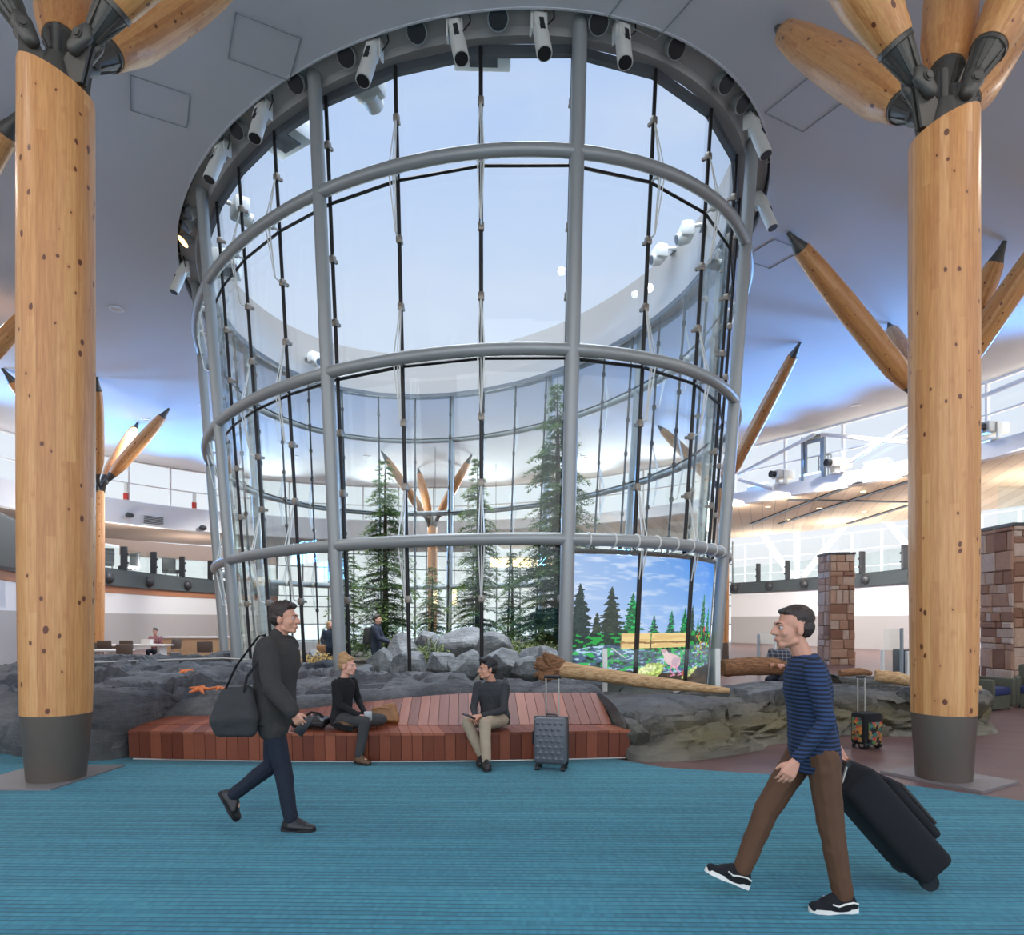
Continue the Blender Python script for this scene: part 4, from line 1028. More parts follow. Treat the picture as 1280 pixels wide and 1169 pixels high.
# ceiling access panels
for k, (pp, sz) in enumerate((((570, 90), .9), ((200, 128), .9), ((330, 60), .95), ((1010, 130), 1.0), ((965, 318), 1.0), ((815, 6), .9))):
    px, py = pp; d = F*(ZC-H)/(775-py); p = P(px, py, d)
    if hypot(1, 0) and py < 0: continue
    if k == 0: continue
    m = MB(); s = sz
    for sx, sy, a, b in ((0, s/2, s, .018), (0, -s/2, s, .018), (s/2, 0, .018, s), (-s/2, 0, .018, s)): m.box((sx, sy, 0), (a, b, .012))
    o = m.build('access_panel', 'mullion_grey', loc=p-V((0, 0, .007))); o.rotation_euler = (0, 0, .5)
    tag(o, [None, 'square ceiling access panel right of the big left column', 'square ceiling access panel above the left part of the opening', 'square ceiling access panel left of the right column branches', 'square ceiling access panel beside the lowest right spot projector', 'square ceiling access panel above the right front post'][k], 'access panel', 'ceiling access panels')
# ------------------------------------------------------------------ long slatted bench
def bt(t):
    """five profile points of the bench at t across (0 left, 1 right)"""
    px = 160+628*t; d = 7.92-.80*t*(1-t)+.06*t
    fx = (px-640)/F*d
    tw = max(0, min(1, (t-.05)/.72)); tw = tw*tw*(3-2*tw)
    zt = .395+.29*tw
    pb = 176+(765-176)*t; db = 8.24-.25*t*(1-t)
    pt_ = 213+(748-213)*t; dt = 8.78+.06*tw
    return [V((fx, d+.02, .03)), V((fx, d, .345)), V(((pb-640)/F*db, db, .365)), V(((pt_-640)/F*dt, dt, zt))]
bench = empty('slatted_bench', (bt(.5)[0].x, 7.9, 0), 'long red-brown slatted wooden bench with a reclining back', 'bench')
NB = 46; rr = random.Random(4)
sm, fm, bm_ = MB(), MB(), MB()
for i in range(NB):
    t0, t1 = (i+.022)/NB, (i+.978)/NB; A, B = bt(t0), bt(t1)
    def board(mb, a0, a1, b1, b0, th):
        n = (V(a1)-V(a0)).cross(V(b0)-V(a0)).normalized()*th
        q = [V(a0), V(a1), V(b1), V(b0)]; mb.add(q+[p-n for p in q], [(0, 1, 2, 3), (7, 6, 5, 4), (0, 4, 5, 1), (1, 5, 6, 2), (2, 6, 7, 3), (3, 7, 4, 0)])
    fm.t = rr.random()*.75; board(fm, A[0], B[0], B[1], A[1], .03)
    sm.t = .25+rr.random()*.75; board(sm, A[1]+V((0, -.012, 0)), B[1]+V((0, -.012, 0)), B[2]+V((0, -.01, 0)), A[2]+V((0, -.01, 0)), .03)
    bm_.t = .25+rr.random()*.75; board(bm_, A[2]+V((0, .012, .006)), B[2]+V((0, .012, .006)), B[3], A[3], .03)
for mb, nm in ((fm, 'front_panel'), (sm, 'seat'), (bm_, 'backrest')):
    o = mb.build(nm, 'bench_hardwood', bench); o.location = -bench.location
m = MB(); secs = []
n = 24; vs = []; fs = []
for i in range(n+1):
    A = bt(.004+.992*i/n); vs += [A[0]+V((0, .05, -.03)), A[1]+V((0, .05, -.04)), A[2]+V((0, .02, -.045)), A[3]+V((0, .02, -.05)), V((A[3].x, A[3].y+.05, 0))]
for i in range(n):
    for k in range(5): fs.append((i*5+k, i*5+(k+1) % 5, i*5+5+(k+1) % 5, i*5+5+k))
fs += [tuple(range(5)), tuple(n*5+k for k in range(4, -1, -1))]
m.add(vs, fs); o = m.build('base_frame', 'black_plastic', bench); o.location = -bench.location
m = MB(); m.tube([bt(.01+.98*i/20)[0]+V((0, -.012, -.012)) for i in range(21)], .012, 6); o = m.build('kick_strip', 'stainless', bench, 40); o.location = -bench.location
tag(o, 'thin metal strip along the foot')

# ------------------------------------------------------------------ artificial rock ledge round the drum
def vor(q, cells, k=2):
    d = ((q[:, None, :]-cells[None])**2).sum(-1); i = np.argpartition(d, k, axis=1)[:, :k]
    dd = np.take_along_axis(d, i, 1); o = np.argsort(dd, 1); i = np.take_along_axis(i, o, 1); dd = np.sqrt(np.take_along_axis(dd, o, 1)); return i, dd
def fbm(q, seed, oct=4, f=1.0, r_=.5):
    out = np.zeros(len(q)); a = 1.
    for o in range(oct):
        rr_ = np.random.default_rng(seed+o); T = rr_.random((64, 64)); x = q[:, 0]*f; y = q[:, 1]*f; xi = np.floor(x).astype(int); yi = np.floor(y).astype(int); fx = x-xi; fy = y-yi
        fx = fx*fx*(3-2*fx); fy = fy*fy*(3-2*fy); g = lambda i, j: T[i % 64, j % 64]
        out += a*((g(xi, yi)*(1-fx)+g(xi+1, yi)*fx)*(1-fy)+(g(xi, yi+1)*(1-fx)+g(xi+1, yi+1)*fx)*fy-.5); a *= r_; f *= 2.03
    return out
def mk_ledge():
    bl = [bt(t)[3] for t in np.linspace(0, 1, 9)]
    OB = [(-10.5, 15.5), (-9.6, 12.8), (-8.8, 10.6), (-7.6, 9.2), (-6.3, 8.45), (-5.5, 8.02), (-4.9, 7.86), (-4.52, 7.98), (-4.44, 8.4)]
    ZB = [0]*8+[.10]; ZTP = [.8, .8, .8, .74, .70, .70, .72, .66, .55]; WF = [.5, .5, .5, .4, .35, .3, .24, .22, .2]
    for i, p in enumerate(bl): OB.append((p.x, p.y+.015)); ZB.append(p.z-.06); ZTP.append(p.z+(.16 if i < 6 else .1)-(.03*i if i<4 else .09)*.5); WF.append(.12)
    for p, zt, wf in (((1.22, 8.3), .62, .2), ((1.42, 7.82), .46, .28), ((1.9, 7.86), .56, .40), ((2.5, 8.12), .58, .42), ((3.2, 8.58), .60, .42), ((4.0, 9.25), .64, .4), ((4.7, 9.62), .62, .35), ((5.5, 9.45), .66, .35), ((6.3, 9.55), .64, .35), ((6.9, 9.75), .5, .4), ((7.3, 10.5), .5, .4), ((7.1, 11.6), .5, .4), ((6.4, 12.6), .5, .4)):
        OB.append(p); ZB.append(0 if p != (1.22, 8.3) else .15); ZTP.append(zt); WF.append(wf)
    k = 14; path = np.array(catmull(OB, k)); idx = np.linspace(0, len(OB)-1, len(path))
    par = [np.interp(idx, np.arange(len(OB)), a) for a in (ZB, ZTP, WF)]
    d = np.concatenate([[0], np.cumsum(np.hypot(*np.diff(path, axis=0).T))]); nu = int(d[-1]/.038); su = np.linspace(0, d[-1], nu)
    px, py = np.interp(su, d, path[:, 0]), np.interp(su, d, path[:, 1]); zb, zt, wf = [np.interp(su, d, a) for a in par]
    # inward end on the foot of the drum, thinner on the far right
    L = []; dirs = []
    for x, y in zip(px, py):
        dx, dy = CX-x, CY-y; D_ = hypot(dx, dy); dx /= D_; dy /= D_; lo, hi = 0, D_
        if x > 3: 
            f = min(1, (x-3)/2.5); dx, dy = dx*(1-f)+(-.35)*f, dy*(1-f)+1.0*f; q = hypot(dx, dy); dx /= q; dy /= q
        s = 0.
        while s < 9:
            X, Y = x+dx*s-CX, y+dy*s-CY; a = X*cos(ROT)+Y*sin(ROT); b = -X*sin(ROT)+Y*cos(ROT)
            if (a/5.30)**2+(b/(5.30+EE))**2 < 1: break
            s += .04
        cap = 9 if x < 2.4 else max(1.9, 9-(x-2.4)*6)
        L.append(min(s, cap)); dirs.append((dx, dy))
    L = np.array(L); L = np.convolve(np.pad(L, 12, mode='edge'), np.ones(25)/25, 'valid'); dirs = np.array(dirs)
    nv = 96; sv = np.linspace(0, 1, nv)**1.5
    S = sv[None]*np.ones((nu, 1))*L[:, None]                        # distance inwards
    zcrest = np.interp(px, [-9, -5, -3, -1, .8, 2, 4, 7], [.70, .74, .70, .64, .54, .50, .60, .60])
    e1 = np.clip(S/wf[:, None], 0, 1); e1 = e1**.42
    e2 = np.clip((S-wf[:, None])/(np.maximum(L, 1)[:, None]*.62), 0, 1); e2 = e2*e2*(3-2*e2)
    Z = zb[:, None]+(zt-zb)[:, None]*e1+(zcrest-zt)[:, None]*e2
    thin = (L < 3.0)[:, None]*1.0
    back = np.clip((S-(L[:, None]-.5))/.5, 0, 1)**2; Z = Z-back*thin*(Z-.05)
    X = px[:, None]+dirs[:, 0:1]*S; Y = py[:, None]+dirs[:, 1:2]*S
    # unrolled coordinates for the cracks
    dz = np.diff(Z, axis=1); ds = np.diff(S, axis=1); vv = np.concatenate([np.zeros((nu, 1)), np.cumsum(np.hypot(dz, ds), axis=1)], 1)
    q = np.stack([(su[:, None]+0*vv).ravel()*.62, vv.ravel()*1.15], 1)
    w = np.stack([fbm(q, 100, 3, .9), fbm(q, 200, 3, .9)], 1); qw = q+w*.5
    out = np.zeros(len(q)); rg = np.random.default_rng(3)
    edge = np.ones(len(q))
    for size, amp, tilt, crack in ((1.15, .20, .26, .08), (.55, .09, .26, .035), (.26, .02, .2, .006)):
        n = int((d[-1]+2)*7/size**2); cells = np.stack([rg.random(n)*(d[-1]+2)-1, rg.random(n)*7-.5], 1)
        if n > 2500: pass
        off = rg.random(n)-.5; tl = rg.normal(size=(n, 2))*tilt
        res_i = np.zeros((len(q), 2), int); res_d = np.zeros((len(q), 2))
        gx = np.floor((cells[:, 0]+1)/2.).astype(int)
        for b in range(int(d[-1]/2)+2):
            mk = np.floor((qw[:, 0]+1)/2.).astype(int) == b
            if not mk.any(): continue
            ci = np.where(np.abs(gx-b) <= 1)[0]
            ids = np.where(mk)[0]
            for c0 in range(0, len(ids), 4000):
                sub = ids[c0:c0+4000]; i_, dd_ = vor(qw[sub], cells[ci]); res_i[sub] = ci[i_]; res_d[sub] = dd_
        i0 = res_i[:, 0]; out += amp*off[i0]+np.clip(((qw-cells[i0])*tl[i0]).sum(1), -.14*size, .14*size)
        e = np.clip((res_d[:, 1]-res_d[:, 0])/(.10*size), 0, 1); out -= crack*(1-e)**2
    out += fbm(q, 300, 5, 3., .5)*.018
    out = out.reshape(nu, nv)
    out = np.where(out > 0, out*.6, out); flat = np.clip((px-.9)/.5, 0, 1)[:, None]*np.clip((S-wf[:, None]*.8)/.3, 0, 1); out = out*(1-.6*flat)
    # fade near the seam with the bench and the floor
    bench_zone = ((zb > .2))[:, None]
    fade = np.where(bench_zone, np.clip((S+.02)/.22, .15, 1), np.clip(Z/.12, .5, 1)); out = out*fade
    out = np.where(bench_zone & (S < .25), np.abs(out)*.5, out)
    # profile normals
    tx = np.gradient(S, axis=1); tz = np.gradient(Z, axis=1); l = np.hypot(tx, tz)+1e-9; nx_, nz_ = -tz/l, tx/l
    X2 = X+dirs[:, 0:1]*nx_*out; Y2 = Y+dirs[:, 1:2]*nx_*out; Z2 = np.maximum(Z+nz_*out, .0)
    Z2[:, 0] = np.where(zb < .05, 0.0, Z2[:, 0])
    pts = np.stack([X2, Y2, Z2], -1).reshape(-1, 3)
    ii = np.arange(nu*nv).reshape(nu, nv); f = np.stack([ii[:-1, :-1], ii[1:, :-1], ii[1:, 1:], ii[:-1, 1:]], -1).reshape(-1, 4)
    me = bpy.data.meshes.new('rock_ledge'); me.from_pydata(pts.tolist(), [], f.tolist()); me.materials.append(M['dark_rock'])
    me.polygons.foreach_set('use_smooth', [True]*len(me.polygons)); me.set_sharp_from_angle(angle=radians(22))
    o = bpy.data.objects.new('rock_ledge', me); COL.objects.link(o)
    tag(o, 'long dark grey rock ledge wrapping the bench and the foot of the glass drum', 'rock')
    return pts
LEDGE = mk_ledge()
def ledge_z(x, y, r=.12):
    d = np.hypot(LEDGE[:, 0]-x, LEDGE[:, 1]-y); k = d < r
    return float(LEDGE[k, 2].max()) if k.any() else 0.

# ------------------------------------------------------------------ boulders in the garden
def boulder_mesh(w, dp, h, seed, cuts=16, sub=4):
    r = np.random.default_rng(seed); bm = bmesh.new(); bmesh.ops.create_icosphere(bm, subdivisions=sub, radius=1.0)
    co = np.array([v.co for v in bm.verts]); 
    for k in range(cuts):
        n = r.normal(size=3); n[2] = n[2]*.8+.1; n /= np.linalg.norm(n); dd = .62+.26*r.random(); t = co@n-dd; co = co-np.outer(np.clip(t, 0, None), n)
    co += .03*np.stack([fbm(co[:, [0, 1]]*2+5+co[:, 2:3], seed+k, 3, 1.2) for k in range(3)], 1)*1.6
    for v, c in zip(bm.verts, co): v.co = c
    ext = co.max(0)-co.min(0); mid = (co.max(0)+co.min(0))/2
    for v in bm.verts: v.co = V((v.co-V(mid)))*1.0; v.co.x *= w/ext[0]; v.co.y *= dp/ext[1]; v.co.z *= h/ext[2]
    me = bpy.data.meshes.new('boulder'); bm.to_mesh(me); bm.free(); me.materials.append(M['garden_rock'])
    me.polygons.foreach_set('use_smooth', [True]*len(me.polygons)); me.set_sharp_from_angle(angle=radians(24)); return me
BOU = [((459, 809, 496, 836), 14.6, 'pale grey boulder behind the sitting woman, leftmost of the front row'), ((489, 814, 534, 846), 13.7, 'grey boulder in the front row, just left of the black rod nearest the woman'),
       ((533, 815, 568, 847), 13.8, 'grey boulder in the front row, just right of that black rod'), ((560, 812, 602, 850), 13.5, 'tall angular boulder in the front row, third gap from the woman'),
       ((603, 809, 653, 844), 13.6, 'broad boulder behind the sitting man'), ((648, 808, 681, 834), 14.4, 'pale rounded boulder behind and right of the sitting man'),
       ((640, 820, 675, 850), 13.2, 'low front boulder between the sitting man and the grey suitcase handle'), ((670, 807, 703, 830), 14.2, 'pale boulder touching the right front post, upper one'), ((673, 820, 702, 850), 13.0, 'boulder touching the right front post, lower one'),
       ((548, 784, 612, 822), 17.0, 'big ridged outcrop boulder in the middle of the garden'), ((590, 789, 644, 820), 16.6, 'right shoulder of the garden outcrop, a sloping grey boulder'), ((484, 791, 524, 822), 17.2, 'boulder left of the garden outcrop, beside the man with a backpack'),
       ((519, 788, 551, 820), 17.8, 'small boulder just left of the garden outcrop'), ((355, 815, 384, 842), 14.8, 'grey boulder at the left end of the garden by the railing'), ((380, 812, 404, 838), 15.4, 'small boulder at the left of the garden, before the woman in the navy coat'), ((330, 808, 358, 834), 16.2, 'far left garden boulder behind the walking man in black')]
for k, ((x0, y0, x1, y1), d, lab) in enumerate(BOU):
    w_, h_ = (x1-x0)/F*d, (y1-y0)/F*d; c = P((x0+x1)/2, y1, d); zb = c.z
    zbot = min(zb, .40); h2 = h_+(zb-zbot)
    me = boulder_mesh(w_*1.08, max(w_, h2)*.9, h2, 50+k); o = bpy.data.objects.new('boulder', me); COL.objects.link(o); o.location = (c.x, d, zbot+h2/2)
    tag(o, lab, 'boulder', 'boulders in the garden')

# ------------------------------------------------------------------ fir trees
def conifer(name, x, y, z0, h, rmax, seed, label, mat='fir_needles', dens=1.0, group='fir trees inside the atrium', bare=.08):
    r = random.Random(seed); e = empty(name, (x, y, z0), label, 'tree', group)
    m = MB(); m.tube([V((0, 0, -.15)), V((.03*h*.1, 0, h*.35)), V((.01, .02, h*.75)), V((0, 0, h))], [h*.016+.02, h*.012+.012, h*.006+.006, .004], 8); m.build('trunk', 'bark', e, 50)
    vs = []; fs = []; tone = []
    zz = h*bare
    while zz < h*.985:
        t = zz/h; Lb = rmax*(1-t)**.85*(.75+.5*r.random())+.06
        nb = 5 if t < .85 else 3
        for b in range(max(2, round(nb*dens))):
            a = r.random()*2*pi; L = Lb*(.65+.55*r.random()); up = .30 if t > .7 else .12; droop = .42+.2*r.random()
            ca, sa = cos(a), sin(a); n = max(4, int(L/.065)); base = .25+.5*r.random()
            for i in range(1, n+1):
                f = i/n; rad = L*f; zc = zz+L*(up*f*1.2-droop*f*f)
                tw = (.34*L*(1-f)+.07)*(.7+.6*r.random())
                for s in (-1, 1):
                    fw = .55+.3*r.random()                      # twig sweeps forward
                    dx, dy = ca*fw-sa*s, sa*fw+ca*s; q = hypot(dx, dy); dx /= q; dy /= q
                    nt = max(2, int(tw/.06))
                    for j in range(nt):
                        g = (j+.4)/nt; px_ = ca*rad+dx*tw*g; py_ = sa*rad+dy*tw*g; pz = zc-.28*tw*g*g+r.uniform(-.025, .025)
                        l = .085+.06*r.random(); wd = .014+.009*r.random(); tn = min(1, max(0, base+r.uniform(-.25, .25)+.25*(f-.5)))
                        for w_ in range(2):
                            aa = r.uniform(-1.1, 1.1); ex, ey = dx*cos(aa)-dy*sin(aa), dx*sin(aa)+dy*cos(aa); ez = r.uniform(-.5, .25)
                            b0 = len(vs); nx, ny = -ey, ex
                            vs += [(px_-nx*wd, py_-ny*wd, pz), (px_+nx*wd, py_+ny*wd, pz), (px_+ex*l+nx*wd*.5, py_+ey*l+ny*wd*.5, pz+ez*l), (px_+ex*l-nx*wd*.5, py_+ey*l-ny*wd*.5, pz+ez*l)]
                            fs.append((b0, b0+1, b0+2, b0+3)); tone.append(tn)
        zz += h*(.018+.012*r.random())/ (1.0) * (1.0 if h > 4 else 1.4)
    me = bpy.data.meshes.new('foliage'); me.from_pydata(vs, [], fs); me.materials.append(M[mat]); at = me.attributes.new('tone', 'FLOAT', 'FACE'); at.data.foreach_set('value', tone)
    o = bpy.data.objects.new('foliage', me); COL.objects.link(o); o.parent = e
    # branch wood
    return e
conifer('fir_tree', P(481, 0, 19.4).x, 19.4, .42, 5.75, 1.3, 1, 'fir tree behind the sitting woman, right of the tall left front post')
conifer('fir_tree', P(597, 0, 22).x, 22, .42, 6.44, 1.2, 2, 'slim fir tree in the middle of the garden, above the outcrop boulder')
conifer('fir_tree', P(697, 0, 19.5).x, 19.5, .42, 8.05, 1.8, 3, 'tallest and densest fir tree, partly behind the right front post', 'fir_needles_dark', 1.4)
conifer('fir_tree', P(434, 0, 22.5).x, 22.5, .42, 3.9, .9, 4, 'small fir tree just left of the tall left front post')
conifer('fir_tree', P(540, 0, 24.5).x, 24.5, .42, 3.1, .9, 5, 'small fir tree low between the two slim firs')
conifer('fir_tree', P(640, 0, 24.3).x, 24.3, .42, 3.7, .7, 6, 'small dark fir tree left of the tallest fir', 'fir_needles_dark')
conifer('fir_tree', P(738, 0, 18.2).x, 18.2, .42, 3.4, .75, 7, 'small fir tree behind the picture wall', 'fir_needles_dark')
def shrub(x, y, z, r0, h, seed, label, mat='shrub_leaves'):
    r = random.Random(seed); vs = []; fs = []; tone = []; m = MB()
    for i in range(10):
        a = r.random()*2*pi; q = r0*r.random()*.8; m.tube([V((0, 0, 0)), V((cos(a)*q*.5, sin(a)*q*.5, h*.5)), V((cos(a)*q, sin(a)*q, h*(.6+.4*r.random())))], [.012, .008, .004], 5)
    for i in range(620):
        a = r.random()*2*pi; q = r0*sqrt(r.random()); zz = h*(.15+.85*r.random()*(1-.5*q/r0)); p = V((cos(a)*q, sin(a)*q, zz)); d = V((r.gauss(0, 1), r.gauss(0, 1), r.gauss(.2, .6))).normalized(); s = d.orthogonal().normalized()*.018; l = .05+.05*r.random(); b = len(vs)
        vs += [p, p+d*l*.5+s, p+d*l, p+d*l*.5-s]; fs.append((b, b+1, b+2, b+3)); tone.append(r.random())
    e = empty('shrub', (x, y, z), label, 'shrub', 'low shrubs in the garden'); m.build('stem', 'bark', e, 50)
    me = bpy.data.meshes.new('foliage'); me.from_pydata(vs, [], fs); me.materials.append(M[mat]); at = me.attributes.new('tone', 'FLOAT', 'FACE'); at.data.foreach_set('value', tone)
    o = bpy.data.objects.new('foliage', me); COL.objects.link(o); o.parent = e
for k, (px, py, d, r0, h, lab, mt) in enumerate(((688, 815, 15.6, .55, .6, 'leafy shrub at the foot of the right front post', 'shrub_leaves'), (655, 806, 16.4, .5, .55, 'leafy shrub right of the garden outcrop', 'shrub_leaves'), (622, 800, 18.2, .6, .5, 'leafy shrub behind the garden outcrop', 'shrub_leaves'), (540, 808, 15.5, .4, .35, 'small shrub in front of the garden outcrop', 'shrub_leaves'),
        (500, 800, 18.6, .6, .6, 'shrub at the foot of the left slim fir', 'shrub_leaves'), (402, 826, 14.6, .4, .45, 'dry yellowish shrub before the woman in the navy coat', 'tan_leaf'), (378, 828, 14.3, .35, .4, 'dry yellowish shrub at the left end of the garden', 'tan_leaf'))):
    p = P(px, py, d); shrub(p.x, d, .42, r0, max(h, p.z-.42+.25), 30+k, lab, mt)

# ------------------------------------------------------------------ driftwood, starfish, guard posts
def log(name, pts, rs, label, mat='driftwood', seed=1, root=False):
    r = random.Random(seed); P_ = catmull([tuple(p) for p in pts], 6); n = len(P_); R_ = np.interp(np.linspace(0, 1, n), np.linspace(0, 1, len(rs)), rs)
    m = MB(); q = [V(p)+V((r.uniform(-.2, .2), r.uniform(-.2, .2), r.uniform(-.2, .2)))*R_[i]*.25 for i, p in enumerate(P_)]
    m.tube(q, [float(x)*(1+r.uniform(-.06, .06)) for x in R_], 14)
    e = empty(name, V(pts[0]), label, 'driftwood', 'driftwood logs on the rocks'); o = m.build('log', mat, e, 50); o.location = -e.location
    if root:
        m = MB(); c = V(pts[0])
        for i in range(7):
            d = V((-.6+r.uniform(-.4, .5), r.uniform(-.5, .5), r.uniform(-.6, .8))).normalized(); m.tube([c+V((.1, 0, 0)), c+d*.16, c+d*.32+V((0, 0, r.uniform(-.05, .05)))], [.13, .10, .03], 8)
        m.ell(c, (.16, .15, .17)); o = m.build('root_end', 'driftwood_rough', e, 40); o.location = -e.location
def onl(px, d, lift):
    x = (px-640)/F*d; return V((x, d, ledge_z(x, d)+lift))
log('driftwood_log', [P(694, 836, 10.0), P(760, 845, 9.75), P(830, 855, 9.5), P(912, 864, 9.25)], [.12, .10, .085, .035], 'long pale driftwood pole lying along the rocks before the picture wall', seed=2, root=True)
log('driftwood_log', [P(903, 835, 12.2), P(950, 833, 12.3), P(1002, 836, 12.4)], [.15, .17, .13], 'thick brown driftwood log right of the picture wall', 'driftwood_rough', 3)
log('driftwood_log', [P(1050, 842, 11.4), P(1072, 840, 11.5), P(1088, 842, 11.6)], [.05, .07, .04], 'short flat driftwood piece above the patterned case', 'driftwood_rough', 4)
log('driftwood_log', [P(1094, 845, 10.6), P(1122, 848, 10.5), P(1160, 857, 10.2), P(1226, 862, 10.1)], [.09, .10, .07, .05], 'driftwood log passing behind the big right timber column', 'driftwood', 5)
def starfish(px, py, d, s, label, rz):
    p = onl(px, d, .05); m = MB()
    for k in range(5):
        a = 2*pi*k/5; m.rcone(V((0, 0, .03*s)), V((cos(a)*s*.5, sin(a)*s*.5, -.01)), .09*s*1.3, .03*s*1.2)
    o = m.build('starfish', 'starfish_orange', smooth=50, loc=p); o.rotation_euler = (.25, 0, rz); tag(o, label, 'starfish', 'starfish on the rocks')
starfish(250, 856, 9.0, .30, 'larger orange starfish on the rocks behind the walking man in black', .4); starfish(274, 857, 9.05, .2, 'smaller orange starfish beside the larger one on the rocks', 1.0); starfish(233, 830, 10.6, .30, 'orange starfish high on the rocks beside the timber column', .1)
e = empty('glass_guard', P(826, 860, 10.2), 'low glass guard with two white posts before the picture wall', 'guard'); e.location.z = .6
for px, y0, y1 in ((756, 811, 851), (897, 811, 862)):
    p0, p1 = P(px, y1, 10.25), P(px, y0, 10.25); p0.z = .52; m = MB(); m.rbox((p0+p1)/2, (.075, .05, p1.z-p0.z), .01); o = m.build('post', 'white_metal', e); o.location = -e.location
a, b = P(758, 811, 10.25), P(895, 811, 10.25); m = MB(); m.box(V(((a.x+b.x)/2, 10.25, .87)), (b.x-a.x, .012, .62)); o = m.build('glass_panel', 'rail_glass', e); o.location = -e.location
# thin railing behind the left rocks
def rail(pts, label, h=.0):
    e = empty('handrail', V((pts[0].x, pts[0].y, 0)), label, 'railing'); m = MB(); m.tube(pts, .022, 8); o = m.build('rail', 'stainless', e, 50); o.location = -e.location
    return e
pts = [P(103, 829, 13.6), P(180, 826, 14.0), P(280, 823, 14.4), P(330, 826, 14.3)]
e = rail(pts, 'thin metal railing behind the rocks on the left')
for px, mt in ((152, 'rail_glass'), (276, 'rust_steel'), (104, 'stainless')):
    p = P(px, 827, 14.0 if px < 270 else 14.4); m = MB(); m.box(V((p.x, p.y, p.z/2-.01)), (.07, .05, p.z-.02)); o = m.build('post', 'stainless' if mt == 'rail_glass' else mt, e); o.location = -e.location
# ------------------------------------------------------------------ people
def remeshed(mb, voxel, smooth=4, disp=0., dscale=.12, seed=0, fac=.5):
    me = bpy.data.meshes.new('tmp'); me.from_pydata(mb.v, [], mb.f)
    bm = bmesh.new(); bm.from_mesh(me); bmesh.ops.recalc_face_normals(bm, faces=bm.faces); bm.to_mesh(me); bm.free()
    o = bpy.data.objects.new('tmp', me); COL.objects.link(o)
    r = o.modifiers.new('r', 'REMESH'); r.mode = 'VOXEL'; r.voxel_size = voxel
    if smooth: s = o.modifiers.new('s', 'SMOOTH'); s.iterations = smooth; s.factor = fac
    if disp:
        t = bpy.data.textures.new('t', 'CLOUDS'); t.noise_scale = dscale; t.noise_depth = 2
        d = o.modifiers.new('d', 'DISPLACE'); d.texture = t; d.strength = disp; d.mid_level = .5; d.texture_coords = 'LOCAL'
    dg = bpy.context.evaluated_depsgraph_get(); dg.update(); ev = o.evaluated_get(dg)
    out = bpy.data.meshes.new_from_object(ev, depsgraph=dg); bpy.data.objects.remove(o); bpy.data.meshes.remove(me)
    out.polygons.foreach_set('use_smooth', [True]*len(out.polygons)); return out
def link_me(me, name, mat, parent, off=None):
    me.materials.clear(); me.materials.append(M[mat]); me.name = name
    o = bpy.data.objects.new(name, me); COL.objects.link(o); o.parent = parent
    if off is not None: o.location = off
    return o
